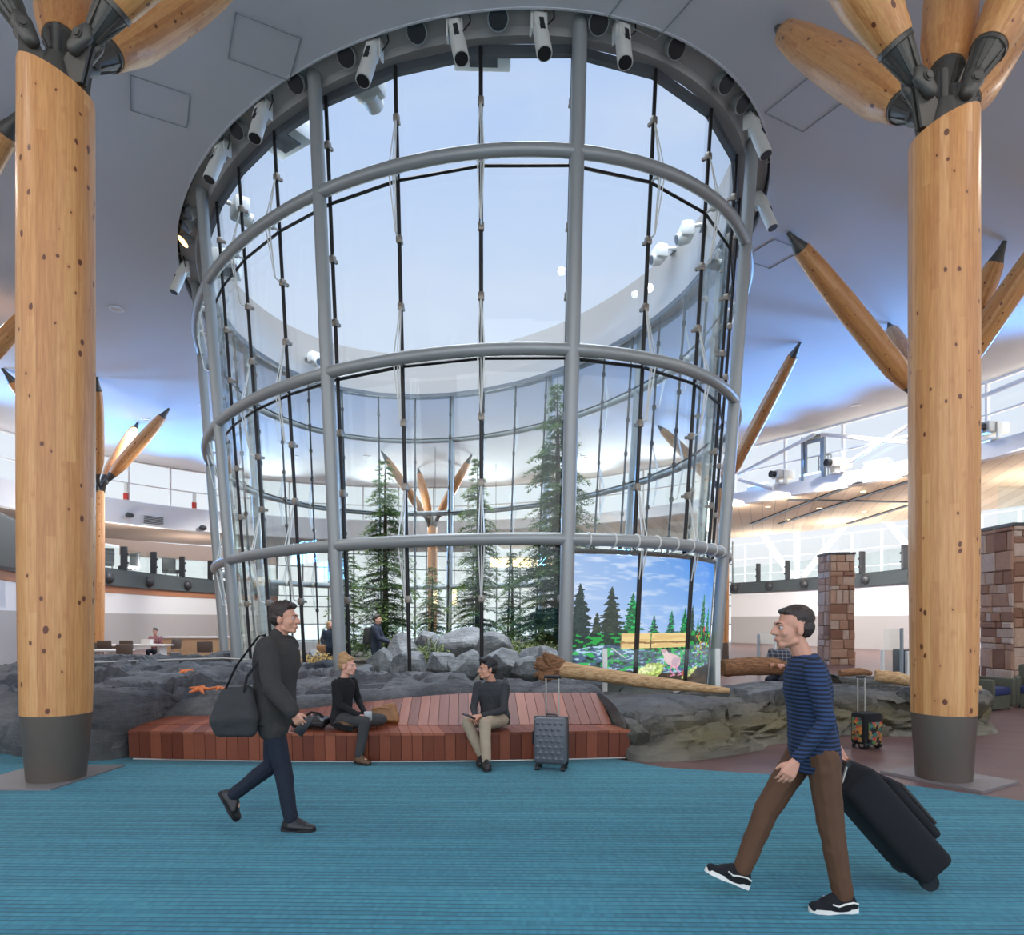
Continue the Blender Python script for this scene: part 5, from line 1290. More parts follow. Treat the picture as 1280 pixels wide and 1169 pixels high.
def person(root, label, J, fwd, look, top, legs, shoes, hair, skin='skin_light', vox=.0075, female=False, hairstyle='short', sleeves=True, hem=-.06, bulk=1.0, curl=.5, collar=True, glasses=False, beard=False, hands=None, sole='sole_dark', scale=1.0, coat=0., group=None, lowshoe=True, k=1.0):
    """J holds world-space joints; fwd the pelvis facing, look the head facing; k scales all the radii"""
    root = V(root); J = {a: V(b) for a, b in J.items()}
    e = empty('person', root, label, 'person', group); off = -root
    f = V(fwd).normalized(); up = (J['neck']-J['pel']).normalized(); rt = (J['shR']-J['shL']).normalized(); hr = (J['hipR']-J['hipL']).normalized()
    lf = V(look).normalized(); lr = lf.cross(V((0, 0, 1))).normalized(); lu = lr.cross(lf); HM = R_axes(lr, lf, lu)   # head frame x right, y forward, z up
    hc = J['head']; B = MB()
    def hp(x, y, z): return hc+HM @ (V((x, y, z))*k)
    # torso sections
    def torso(infl, lo=-.09, hi=1.0, wf=1.0):
        secs = []; L = (J['neck']-J['pel']).length
        tab = [(lo/L, .150, .112), (0.0, .163, .118), (.22, .150, .108), (.42, .142 if female else .152, .104), (.66, .158 if female else .175, .116), (.84, .165 if female else .188, .104), (.94, .125, .082), (1.0, .070, .066), (1.03, .060, .060)]
        if female: tab[1] = (0., .172, .122); tab[0] = (tab[0][0], .165, .118)
        for t, rx, ry in tab:
            if t > hi: break
            c = J['pel']+(J['neck']-J['pel'])*t; x = hr.lerp(rt, max(0, min(1, t))).normalized(); y = up.cross(x).normalized()
            secs.append((c, x*(rx*k*bulk*wf+infl), y*(ry*k*bulk*wf+infl)))
        return secs
    B.loft(torso(-.012))
    B.rcone(J['neck']-up*.03, hp(0, -.015, -.07), .056*k, .052*k)
    # head
    B.ell(hp(0, -.018, .035), (.074*k, .096*k, .088*k), HM, 20, 14)
    B.ell(hp(0, .028, -.03), (.062*k, .066*k, .086*k), HM, 20, 14)
    B.hullballs([(hp(-.042, .005, -.072), .022*k), (hp(.042, .005, -.072), .022*k), (hp(-.016, .070, -.094), .019*k), (hp(.016, .070, -.094), .019*k)])
    B.hullballs([(hp(0, .094, .012), .009*k), (hp(0, .116, -.026), .0125*k), (hp(-.013, .100, -.03), .009*k), (hp(.013, .100, -.03), .009*k)])
    B.hullballs([(hp(-.035, .078, .022), .014*k), (hp(.035, .078, .022), .014*k), (hp(0, .086, .026), .014*k)])
    B.hullballs([(hp(-.018, .088, -.062), .0085*k), (hp(.018, .088, -.062), .0085*k), (hp(0, .097, -.058), .0085*k)])
    B.hullballs([(hp(-.015, .088, -.071), .008*k), (hp(.015, .088, -.071), .008*k), (hp(0, .094, -.073), .008*k)])
    for s in (-1, 1):
        B.ell(hp(s*.075, -.012, -.012), (.011*k, .02*k, .033*k), HM, 12, 8); B.ell(hp(s*.04, .062, -.03), (.022*k, .02*k, .022*k), HM, 12, 8)
    # limbs (core) and hands
    def limb(mb, a, b, ra, rb): mb.rcone(J[a], J[b], ra*k, rb*k)
    for s in 'LR':
        limb(B, 'sh'+s, 'el'+s, .046, .036); limb(B, 'el'+s, 'wr'+s, .036, .024)
        limb(B, 'hip'+s, 'kn'+s, .070, .048); limb(B, 'kn'+s, 'an'+s, .048, .034)
        B.hullballs([(J['an'+s], .030*k), (J['an'+s].lerp(J['to'+s], .5), .018*k)])
    fingers = MB()
    for s in 'LR':
        w_ = J['wr'+s]; d, n = (hands or {}).get(s, (None, None))
        if d is None: d = (w_-J['el'+s]).normalized()
        d = V(d).normalized()
        if n is None: n = -rt if s == 'R' else rt          # palm looks at the thigh
        n = V(n); n = (n-d*n.dot(d)).normalized(); t = d.cross(n)            # across the palm
        ts = -1 if s == 'R' else 1
        # thumb side: the side that points forward
        if t.dot(f) < 0: t = -t
        K = k*1.0
        B.hullballs([(w_, .022*K), (w_+d*.03*K+t*.020*K, .017*K), (w_+d*.03*K-t*.018*K, .016*K), (w_+d*.085*K+t*.032*K, .012*K), (w_+d*.08*K-t*.030*K, .011*K)])
        c_ = curl if not isinstance(curl, dict) else curl[s]
        for i, (o_, l) in enumerate(((.033, .070), (.011, .080), (-.011, .074), (-.032, .058))):
            p = w_+d*(.088-.004*abs(i-1))*K+t*o_*K; a = .15+c_*.35+.05*i; dirn = d
            for q, frac in enumerate((.45, .32, .23)):
                dirn = (d*cos(a)+n*sin(a)+t*o_*.8).normalized(); p2 = p+dirn*l*frac*K
                B.rcone(p, p2, (.0088-.0009*q)*K, (.0080-.001*q)*K); p = p2; a += c_*(.75 if q == 0 else .55)
        p = w_+d*.028*K+t*.022*K; dirn = (d*.75+t*.75+n*.25).normalized(); p2 = p+dirn*.042*K; B.rcone(p, p2, .0125*K, .0105*K); p3 = p2+(d*.95+t*.25+n*.35).normalized()*.034*K; B.rcone(p2, p3, .0102*K, .0082*K)
    b = link_me(remeshed(B, .0048*max(k, .9) if vox < .01 else vox, 3), 'body', skin, e, off)
    # eyes, brows
    m = MB(); 
    for s in (-1, 1): m.ell(hp(s*.031, .0775, .002), .0115*k, None, 12, 8)
    m.cur = 1
    for s in (-1, 1): m.ell(hp(s*.031, .0855, .002), .0058*k, None, 10, 6)
    o = m.build('eyes', ['eye_white', 'eye_dark'], e, 60); o.location = off
    m = MB()
    for s in (-1, 1): m.tube([hp(s*.012, .098, .023), hp(s*.03, .095, .029), hp(s*.05, .078, .024)], [.003*k, .0038*k, .002*k], 6)
    o = m.build('eyebrows', hair, e, 60); o.location = off
    m = MB(); m.tube([hp(-.022, .091, -.066), hp(0, .1035, -.066), hp(.022, .091, -.066)], [.002*k, .0042*k, .002*k], 6); o = m.build('lips', 'lip', e, 60); o.location = off
    # hair
    h = MB()
    if hairstyle == 'short':
        h.ell(hp(0, -.03, .062), (.081*k, .094*k, .078*k), HM, 20, 14); h.ell(hp(0, -.055, .01), (.076*k, .066*k, .075*k), HM, 20, 14)
        h.hullballs([(hp(-.045, .055, .098), .022*k), (hp(.045, .055, .098), .022*k), (hp(0, .0, .118), .03*k)])
        for s in (-1, 1): h.ell(hp(s*.07, -.008, .03), (.012*k, .025*k, .03*k), HM, 10, 8)
    elif hairstyle == 'quiff':
        h.ell(hp(0, -.03, .065), (.083*k, .096*k, .080*k), HM, 20, 14); h.ell(hp(0, -.055, .005), (.077*k, .066*k, .075*k), HM, 20, 14)
        h.hullballs([(hp(-.05, .06, .105), .026*k), (hp(.05, .06, .105), .026*k), (hp(0, .07, .118), .026*k), (hp(0, -.02, .12), .04*k)])
        for s in (-1, 1): h.ell(hp(s*.071, -.005, .025), (.012*k, .024*k, .035*k), HM, 10, 8)
    elif hairstyle == 'bun':
        h.ell(hp(0, -.032, .058), (.082*k, .094*k, .078*k), HM, 20, 14); h.ell(hp(0, -.06, .0), (.074*k, .06*k, .07*k), HM, 20, 14)
        h.hullballs([(hp(-.05, .045, .09), .02*k), (hp(.05, .045, .09), .02*k), (hp(0, .0, .115), .028*k)])
        h.ell(hp(0, -.075, .115), (.062*k, .056*k, .055*k), HM, 16, 12)
        rr_ = random.Random(8)
        for i in range(14):
            a = rr_.random()*6.28; c = hp(.05*cos(a), -.075+.035*rr_.uniform(-1, 1), .115+.045*sin(a)); h.ell(c, .02*k, None, 8, 6)
        for s in (-1, 1): h.rcone(hp(s*.071, .02, .05), hp(s*.070, .018, -.03), .009*k, .004*k)
    elif hairstyle == 'cropped':
        h.ell(hp(0, -.03, .055), (.078*k, .091*k, .076*k), HM, 20, 14); h.ell(hp(0, -.055, .005), (.073*k, .062*k, .068*k), HM, 20, 14); h.hullballs([(hp(-.04, .05, .092), .018*k), (hp(.04, .05, .092), .018*k), (hp(0, -.01, .108), .026*k)])
    elif hairstyle == 'long':
        h.ell(hp(0, -.03, .06), (.084*k, .096*k, .08*k), HM, 20, 14); h.hullballs([(hp(0, -.06, 0), .075*k), (hp(0, -.065, -.14), .06*k)])
    link_me(remeshed(h, .006 if vox < .01 else vox, 2, .010*k, .018), 'hair', hair, e, off)
    if beard:
        h = MB(); h.hullballs([(hp(-.05, .02, -.07), .016*k), (hp(.05, .02, -.07), .016*k), (hp(-.018, .082, -.098), .017*k), (hp(.018, .082, -.098), .017*k), (hp(0, .07, -.08), .018*k)])
        link_me(remeshed(h, .006 if vox < .01 else vox, 2, .006, .015), 'beard', hair, e, off)
    if glasses:
        m = MB()
        for s in (-1, 1):
            m.tube([hp(s*.033+.023*cos(a), .101, .0+.019*sin(a)) for a in np.linspace(0, 2*pi, 15)[:-1]], .0016*k, 5, closed=True)
            m.tube([hp(s*.057, .098, .006), hp(s*.074, .02, .008), hp(s*.076, -.02, .002)], .0016*k, 5)
        m.tube([hp(-.01, .103, .004), hp(.01, .103, .004)], .0016*k, 5)
        o = m.build('glasses', 'stainless', e, 60); o.location = off
    # clothes
    T = MB(); T.loft(torso(.010+coat, lo=hem, hi=1.03))
    for s in 'LR':
        T.rcone(J['sh'+s], J['el'+s], .060*k+coat, .047*k+coat)
        w2 = J['el'+s].lerp(J['wr'+s], .93)
        T.rcone(J['el'+s], w2, .047*k+coat, .032*k+coat)
    if coat > .005:
        for s in 'LR': T.rcone(J['hip'+s]+V((0, 0, .02)), J['hip'+s].lerp(J['kn'+s], .28), .095*k+coat*.5, .098*k+coat*.4)
    if coat: T.rcone(J['neck']-up*.02, J['neck']+up*.035, .078*k, .070*k)
    link_me(remeshed(T, vox, 4, .014*k, .075), 'jacket' if coat else 'sweater', top, e, off)
    G = MB(); sec = torso(.003, lo=-.10, hi=.25, wf=.98); G.loft(sec)
    for s in 'LR':
        a2 = J['kn'+s].lerp(J['an'+s], .93)
        G.rcone(J['hip'+s], J['kn'+s], .093*k, .070*k); G.rcone(J['kn'+s], a2, .070*k, .056*k)
        G.rcone(J['pel'].lerp(J['hip'+s], .6), J['hip'+s].lerp(J['kn'+s], .3), .09*k, .085*k)
    link_me(remeshed(G, vox, 4, .014*k, .09), 'trousers', legs, e, off)
    # shoes
    for s in 'LR':
        a, t = J['an'+s], J['to'+s]; d = (t-a); fl = J.get('sole'+s, V((0, 0, -1))); fl = V(fl).normalized()
        d = (d-fl*d.dot(fl)).normalized(); y = fl.cross(d).normalized()
        base = a+fl*.075*k; SH = MB()
        q = lambda x, yy, z, base=base, d=d, y=y, fl=fl: base+d*x*k+y*yy*k-fl*z*k
        SH.hullballs([(q(-.045, 0, .032), .034*k), (q(.0, .012, .04), .036*k), (q(0, -.012, .04), .036*k), (q(-.008, 0, .10), .040*k)])
        SH.hullballs([(q(.0, .012, .04), .038*k), (q(0, -.012, .04), .038*k), (q(.10, .022, .036), .034*k), (q(.10, -.02, .036), .034*k), (q(.05, 0, .078), .03*k)])
        SH.hullballs([(q(.10, .022, .03), .03*k), (q(.10, -.02, .03), .03*k), (q(.165, .008, .028), .026*k), (q(.165, -.012, .028), .026*k)])
        if not lowshoe: SH.rcone(q(0, 0, .06), q(0, 0, .15), .04*k, .042*k)
        so = link_me(remeshed(SH, .007 if vox < .01 else vox, 3), 'shoe', shoes, e, off)
        SO = MB(); out = []
        for u, w_ in ((-.082, .0), (-.07, .028), (-.03, .038), (.03, .036), (.10, .054), (.16, .040), (.192, .012), (.192, -.014), (.16, -.042), (.10, -.052), (.03, -.036), (-.03, -.038), (-.07, -.028)): out.append((u, w_))
        n = len(out); SO.add([q(u, w_, .0) for u, w_ in out]+[q(u*1.0, w_, .026) for u, w_ in out], [tuple(range(n)), tuple(range(2*n-1, n-1, -1))]+[(i, (i+1) % n, n+(i+1) % n, n+i) for i in range(n)])
        sl = SO.build('sole', sole, so, 50); J['base'+s] = (q, d, y, fl)
    return e, J
def joints(o, f, pelz, lean, hipw, shw, neckh, headh, k=1.0):
    pass

# --- man walking right, dark jacket
def W1(fwd, z, side=0.): return V((-1.86+fwd, 5.30-side*-1*-1, z))   # side > 0 = towards the camera (his right)
def w1(fw, z, side): return V((-1.83+fw, 5.33-side, z))
J = dict(pel=w1(-.02, .93, 0), neck=w1(.02, 1.46, 0), head=w1(.07, 1.63, 0),
         shR=w1(.0, 1.41, .19), shL=w1(.03, 1.41, -.19), elR=w1(.06, 1.13, .25), wrR=w1(.21, .94, .25), elL=w1(-.10, 1.14, -.24), wrL=w1(-.14, .9, -.24),
         hipR=w1(-.02, .90, .09), hipL=w1(-.02, .90, -.09), knR=w1(.08, .50, .085), anR=w1(.145, .085, .085), toR=w1(.32, .05, .10),
         knL=w1(-.06, .48, -.08), anL=w1(-.37, .235, -.08), toL=w1(-.28, .08, -.08), soleL=V((-.85, 0, -.5)))
e1, J1 = person(w1(0, 0, 0), 'man striding to the right in a dark jacket and navy trousers', J, (1, 0, 0), (1, -.08, -.03), 'cloth_charcoal', 'denim_dark', 'leather_black', 'hair_brown', 'skin_warm', coat=.03, bulk=1.1, curl=.7, hem=-.1, hands={'R': ((.55, 0, -.85), (.3, 1, 0)), 'L': ((-.1, 0, -1), (0, -1, 0))})
p = J1['wrR']+V((.075, .012, -.105)); m = MB(); m.rbox((0, 0, 0), (.075, .012, .15), .005, Matrix.Rotation(.6, 3, 'Y')); o = m.build('mobile_phone', 'black_plastic', smooth=40, loc=p); tag(o, 'dark mobile phone in the lowered hand of the striding man', 'phone')
e = empty('shoulder_bag', w1(-.23, .74, .22), 'dark grey shoulder bag at the hip of the striding man', 'bag')
m = MB(); m.hullballs([(V((-.11, 0, .06)), .05), (V((.12, 0, .06)), .05), (V((-.07, .0, .33)), .045), (V((.10, .0, .35)), .045), (V((-.12, -.02, .14)), .06), (V((.13, -.02, .16)), .06)])
link_me(remeshed(m, .01, 4, .02, .1), 'bag_body', 'bag_grey', e)
m = MB(); q = lambda fw, z, sd: w1(fw, z, sd)-e.location
m.tube([q(-.31, 1.07, .23), q(-.21, 1.28, .24), q(-.06, 1.50, .19), q(-.03, 1.505, .15), q(.03, 1.40, .255), q(-.12, 1.2, .27), q(-.16, 1.04, .25)], .016, 8, flat=.45); m.build('strap', 'cloth_black', e, 60)

# --- man walking left, striped sweater
def w2(fw, z, side): return V((1.68-fw, 3.88+side, z))      # side > 0 = away from the camera (his right)
J = dict(pel=w2(-.02, .90, 0), neck=w2(.03, 1.41, 0), head=w2(.095, 1.575, 0),
         shR=w2(-.02, 1.36, .19), shL=w2(.06, 1.36, -.19), elR=w2(-.19, 1.12, .24), wrR=w2(-.26, .87, .25), elL=w2(.02, 1.08, -.25), wrL=w2(.17, .87, -.22),
         hipR=w2(-.01, .87, .09), hipL=w2(-.03, .87, -.09), knL=w2(-.08, .47, -.085), anL=w2(-.15, .085, -.085), toL=w2(.03, .05, -.085),
         knR=w2(.22, .52, .08), anR=w2(.36, .165, .09), toR=w2(.54, .21, .10), soleR=V((-.38, 0, -.92)))
e2, J2 = person(w2(0, 0, 0), 'man striding to the left in a navy striped sweater and brown trousers', J, (-1, 0, 0), (-1, .02, -.02), 'navy_striped_knit', 'chino_brown', 'cloth_black', 'hair_brown', 'skin_warm', hairstyle='cropped', sole='sole_white', curl={'L': .6, 'R': 1.2}, hem=-.12, hands={'L': ((-.5, 0, -.85), (.2, 1, 0)), 'R': ((.35, 0, -.95), (0, -1, 0))})
for s in 'LR':
    q, d, y, fl = J2['base'+s]; sh = [o for o in bpy.data.objects if o.parent == e2 and o.name.startswith('shoe')]['LR'.index(s)]
    for sd in (-1, 1):
        m = MB(); m.tube([q(-.058, sd*.044, .060), q(-.03, sd*.050, .068), q(.02, sd*.053, .060), q(.055, sd*.058, .050), q(.085, sd*.060, .062)], .0075, 6, flat=.7); m.build('side_stripe', 'sole_white', sh, 60)
    m = MB()
    for i in range(4): m.tube([q(.045+.02*i, -.026, .083-.011*i), q(.05+.02*i, 0, .0905-.011*i), q(.045+.02*i, .026, .083-.011*i)], .004, 5)
    m.tube([q(.03, -.01, .10), q(.01, -.045, .112), q(-.01, -.03, .118), q(.03, 0, .1)], .003, 5); m.tube([q(.03, .01, .10), q(.01, .045, .112), q(-.01, .03, .118), q(.03, 0, .1)], .003, 5)
    m.build('laces', 'sole_white', sh, 60)
# towed case, tilted
ax = V((.115, 0, -.107)); A = V((1.99, 4.15, .70)); Bv = V((2.47, 4.15, .15)); d = (Bv-A).normalized(); nrm = V((d.z, 0, -d.x)); nrm = nrm if nrm.z > 0 else -nrm
e = empty('suitcase', V((2.45, 4.15, 0)), 'black soft suitcase towed behind the man in the striped sweater', 'suitcase'); R = R_axes(V((0, 1, 0)), nrm, V((0, 1, 0)).cross(nrm)); L = (Bv-A).length
o_ = -e.location
m = MB(); m.rbox((A+Bv)/2, (.42, .24, L), .05, R, 3); m.rbox((A+Bv)/2+nrm*.14, (.34, .07, L*.6), .03, R); o = m.build('case_body', 'cloth_black', e, 50); o.location = o_
m = MB(); m.rbox((A+Bv)/2+nrm*.185, (.30, .02, L*.42), .008, R); o = m.build('front_pocket', 'cloth_charcoal', e, 50); o.location = o_
for s in (-.15, .15):
    c = Bv+V((0, s, 0))-nrm*.07+d*.01; c.z = max(c.z, .05); m = MB(); m.cyl(c+V((0, -.02, 0)), c+V((0, .02, 0)), .05, 16); o = m.build('wheel', 'black_plastic', e, 50); o.location = o_
m = MB(); hnd = J2['wrR']+V((.035, 0, -.10))
for s in (-.1, .1): m.tube([A+V((0, s, 0))-nrm*.06, V((hnd.x, 4.15+s, hnd.z))], .009, 8)
o = m.build('telescopic_rods', 'stainless', e, 50); o.location = o_
m = MB(); m.tube([V((hnd.x, 4.04, hnd.z)), V((hnd.x, 4.26, hnd.z))], .016, 10); o = m.build('grip', 'black_plastic', e, 50); o.location = o_

# --- woman sitting on the bench, one leg tucked up
def sw(px, z, d): return V(((px-640)/F*d, d, z))
ZS = .375
J = dict(pel=sw(427, ZS+.115, 8.02), neck=sw(430, .935, 8.04), head=sw(434.5, 1.085, 8.02),
         shR=sw(420, .885, 7.90), shL=sw(441, .885, 8.17), elR=sw(425, .655, 7.84), wrR=sw(450, .53, 7.78), elL=sw(448, .66, 8.22), wrL=sw(456, .535, 7.99),
         hipR=sw(424, ZS+.10, 7.94), hipL=sw(431, ZS+.10, 8.10), knR=sw(456, .475, 7.72), anR=sw(449, .085, 7.68), toR=sw(465, .05, 7.56),
         knL=sw(477, .455, 8.02), anL=sw(437, .43, 7.80), toL=sw(424, .425, 7.78), soleL=V((-.25, -.8, -.45)))
e3, J3 = person(V((sw(427, 0, 8).x, 8.0, ZS)), 'woman in black sweater sitting on the bench with one leg tucked up', J, (.85, -.5, 0), (1, -.28, -.06), 'cloth_black', 'trouser_grey', 'leather_boot', 'hair_blond', 'skin_light', female=True, hairstyle='bun', curl=.6, hem=-.09, k=.93, lowshoe=False,
      hands={'R': ((.9, .1, -.3), (0, .6, -.8)), 'L': ((.75, -.6, -.3), (0, 0, -1))})
m = MB(); m.rbox(J3['wrR']+V((.085, .03, .0)), (.09, .055, .10), .008, zrot(.2)); o = m.build('mobile_phone', 'post_grey', smooth=40); tag(o, 'small pale phone held on the lap of the sitting woman', 'phone')
# --- man sitting on the bench
J = dict(pel=sw(619, ZS+.115, 8.0), neck=sw(615, .90, 7.99), head=sw(609.5, 1.055, 7.94),
         shR=sw(598, .85, 8.03), shL=sw(631, .85, 7.93), elR=sw(592, .615, 7.93), wrR=sw(594, .535, 7.71), elL=sw(629, .60, 7.76), wrL=sw(601, .555, 7.63),
         hipR=sw(610, ZS+.095, 7.99), hipL=sw(627, ZS+.095, 7.93), knR=sw(584, .475, 7.66), knL=sw(606, .485, 7.55), anR=sw(603, .105, 7.62), anL=sw(608, .095, 7.42), toR=sw(600, .06, 7.46), toL=sw(609, .05, 7.25))
e4, J4 = person(V((sw(619, 0, 8).x, 8.0, ZS)), 'man in dark sweater and beige trousers sitting on the bench', J, (-.55, -.83, 0), (-1, -.3, -.04), 'cloth_heather', 'khaki', 'leather_black', 'hair_black', 'skin_warm', hairstyle='quiff', glasses=True, curl=.8, hem=-.08, k=.97, bulk=1.1,
      hands={'R': ((.15, -.95, -.2), (.5, 0, -.9)), 'L': ((-.95, -.25, -.1), (0, .3, -1))})
for s in 'LR':
    m = MB(); a, kn = J4['an'+s], J4['kn'+s]; m.cyl(a.lerp(kn, -.02), a.lerp(kn, .14), .043, 14); o = m.build('sock', 'sock_white', e4, 50); o.location = -e4.location
m = MB(); w_ = J4['wrL'].lerp(J4['elL'], .1); dd = (J4['elL']-J4['wrL']).normalized(); m.cyl(w_-dd*.012, w_+dd*.012, .031, 16); m.box(w_+V((0, -.028, .012)), (.03, .01, .03)); o = m.build('wristwatch', 'black_plastic', e4, 50); o.location = -e4.location
m = MB(); m.rbox(sw(586, .565, 7.53), (.075, .15, .012), .004, Matrix.Rotation(.3, 3, 'Y') @ zrot(.9)); o = m.build('mobile_phone', 'black_plastic', smooth=40); tag(o, 'dark phone in the hands of the sitting man', 'phone')

# --- far figures
def standing(x, y, z0, hgt, fwd, label, top, legs, hair, hs, look=None, coat=.02, arms=None, group=None, female=False, shoes='leather_black'):
    f = V((*fwd, 0)).normalized(); r = f.cross(V((0, 0, 1))); k = hgt/1.78
    q = lambda fw, sd, z: V((x, y, z0))+(f*fw+r*sd)*k+V((0, 0, z*k))
    J = dict(pel=q(0, 0, .94), neck=q(.01, 0, 1.47), head=q(.04, 0, 1.64), shR=q(0, .19, 1.42), shL=q(0, -.19, 1.42), elR=q(-.02, .24, 1.14), elL=q(-.02, -.24, 1.14), wrR=q(.08, .24, .92), wrL=q(.08, -.24, .92),
             hipR=q(0, .09, .9), hipL=q(0, -.09, .9), knR=q(.02, .09, .5), knL=q(.02, -.09, .5), anR=q(0, .09, .085), anL=q(0, -.09, .085), toR=q(.17, .1, .05), toL=q(.17, -.1, .05))
    for a, b in (arms or {}).items(): J[a] = q(*b)
    return person(V((x, y, z0)), label, J, f, look or (f.x, f.y, .02), top, legs, shoes, hair, vox=.016, hairstyle=hs, coat=coat, k=k, group=group, female=female), q
pm = P(470, 0, 17.6); (em, Jm), qm = standing(pm.x, 17.6, .02, 1.74, (1, -.15), 'man in a navy coat with a backpack walking among the garden rocks', 'jacket_navy', 'denim_dark', 'hair_brown', 'short', arms={'elR': (.14, .2, 1.16), 'wrR': (.4, .15, 1.06), 'elL': (.1, -.2, 1.16), 'wrL': (.36, -.15, 1.04)})
m = MB(); c = qm(-.22, 0, 1.22); m.rbox(c, (.17, .32, .44), .06); m.rbox(c+V((-.09, 0, -.08)), (.05, .24, .22), .02); o = m.build('backpack', 'cloth_charcoal', smooth=50); tag(o, 'dark backpack on the man walking among the garden rocks', 'backpack')
pf = P(412, 0, 20.2); (ef, Jf), qf = standing(pf.x, 20.2, 0.02, 1.56, (.6, -.8), 'woman in a navy coat standing beside the tall left front post', 'jacket_navy', 'trouser_grey', 'hair_blond', 'long', look=(.9, -.4, .05), arms={'elL': (.16, -.2, 1.2), 'wrL': (.18, -.06, 1.52)}, female=True)
m = MB(); c = qf(.02, .30, .86); m.rbox(c, (.26, .14, .26), .05); m.tube([c+V((-.08, 0, .12)), qf(-.02, .23, 1.45), c+V((.08, 0, .12))], .012, 6); o = m.build('handbag', 'leather_tan', smooth=50); tag(o, 'brown handbag hanging beside the woman in the navy coat', 'bag')
def seated(x, y, z0, hgt, fwd, label, top, legs, hair, hs, group=None, arms=None):
    f = V((*fwd, 0)).normalized(); r = f.cross(V((0, 0, 1))); k = hgt/1.78
    q = lambda fw, sd, z: V((x, y, z0))+(f*fw+r*sd)*k+V((0, 0, z*k))
    J = dict(pel=q(0, 0, .56), neck=q(.04, 0, 1.08), head=q(.09, 0, 1.25), shR=q(.02, .19, 1.03), shL=q(.02, -.19, 1.03), elR=q(.10, .24, .78), elL=q(.10, -.24, .78), wrR=q(.34, .12, .80), wrL=q(.34, -.12, .80),
             hipR=q(.02, .1, .55), hipL=q(.02, -.1, .55), knR=q(.45, .11, .54), knL=q(.45, -.11, .54), anR=q(.42, .11, .085), anL=q(.42, -.11, .085), toR=q(.58, .12, .05), toL=q(.58, -.12, .05))
    for a, b in (arms or {}).items(): J[a] = q(*b)
    return person(V((x, y, z0)), label, J, f, (f.x, f.y, -.12), top, legs, 'leather_black', hair, vox=.016, hairstyle=hs, k=k, group=group)
pt2 = P(195, 0, 24.4); seated(pt2.x, 24.4, 0, 1.72, (.1, -1), 'man in a reddish plaid shirt sitting at the long white table', 'plaid_shirt', 'denim_dark', 'hair_black', 'short')
pp_ = P(978, 0, 12.4); seated(pp_.x, 12.4, 0.02, 1.78, (-.6, -.8), 'man in a grey plaid shirt sitting behind the rocks, half hidden by the striding man', 'grey_plaid_shirt', 'denim_dark', 'hair_brown', 'short')
m = MB(); c = V((pp_.x, 12.42, 0)); m.rbox(c+V((.02, .03, .40)), (.5, .45, .06), .02)
e = empty('stool', c, 'low stool under the man in the grey plaid shirt', 'stool'); o = m.build('seat', 'navy_fabric', e, 40); o.location = -e.location
m = MB(); m.cyl(c+V((0, .03, 0)), c+V((0, .03, .37)), .06, 12); m.cyl(c+V((0, .03, 0)), c+V((0, .03, .03)), .2, 20); o = m.build('pedestal', 'dark_plastic', e, 40); o.location = -e.location

# ------------------------------------------------------------------ luggage
def hardcase():
    c = FL(690, 966); e = empty('hard_suitcase', V((c.x, 7.42, 0)), 'grey hard-shell suitcase with its handle up, beside the sitting man', 'suitcase', None, radians(-14))
    m = MB(); m.rbox((0, 0, .325), (.36, .225, .50), .045, None, 3)
    m.build('shell', 'shell_grey', e, 40)
    m = MB()     # raised diamond pattern on the front shell
    for i in range(5):
        for j in range(7):
            x0 = -.13+.065*i+(.0325 if j % 2 else 0); z0 = .14+.063*j
            if x0 > .145: continue
            m.add([(x0-.03, -.113, z0), (x0, -.113, z0-.03), (x0+.03, -.113, z0), (x0, -.113, z0+.03), (x0, -.122, z0)], [(0, 1, 4), (1, 2, 4), (2, 3, 4), (3, 0, 4), (3, 2, 1, 0)])
    m.build('diamond_pattern', 'shell_grey', e)
    m = MB(); m.rbox((-.184, 0, .325), (.012, .05, .49), .004); m.rbox((0, 0, .325), (.374, .03, .512), .012, None, 2); m.build('zip_band', 'black_plastic', e, 40)
    for sx in (-.14, .14):
        for sy in (-.08, .08):
            m = MB(); m.box((sx, sy, .066), (.03, .035, .03)); m.cyl((sx-.022, sy, .03), (sx+.022, sy, .03), .03, 14); m.build('wheel', 'black_plastic', e, 50)
    m = MB()
    for sx in (-.07, .07): m.tube([V((sx, .06, .56)), V((sx, .06, .985))], .009, 8)
    m.build('telescopic_rods', 'stainless', e, 50)
    m = MB(); m.rbox((0, .06, 1.0), (.19, .035, .035), .015); m.build('grip', 'black_plastic', e, 50)
    m = MB(); m.tube([V((-.06, 0, .575)), V((-.05, 0, .60)), V((.05, 0, .60)), V((.06, 0, .575))], .010, 8); m.build('top_handle', 'black_plastic', e, 50)
    m = MB(); m.tube([V((-.183, -.0, .26)), V((-.205, 0, .28)), V((-.205, 0, .40)), V((-.183, 0, .42))], .010, 8); m.build('side_handle', 'black_plastic', e, 50)
hardcase()
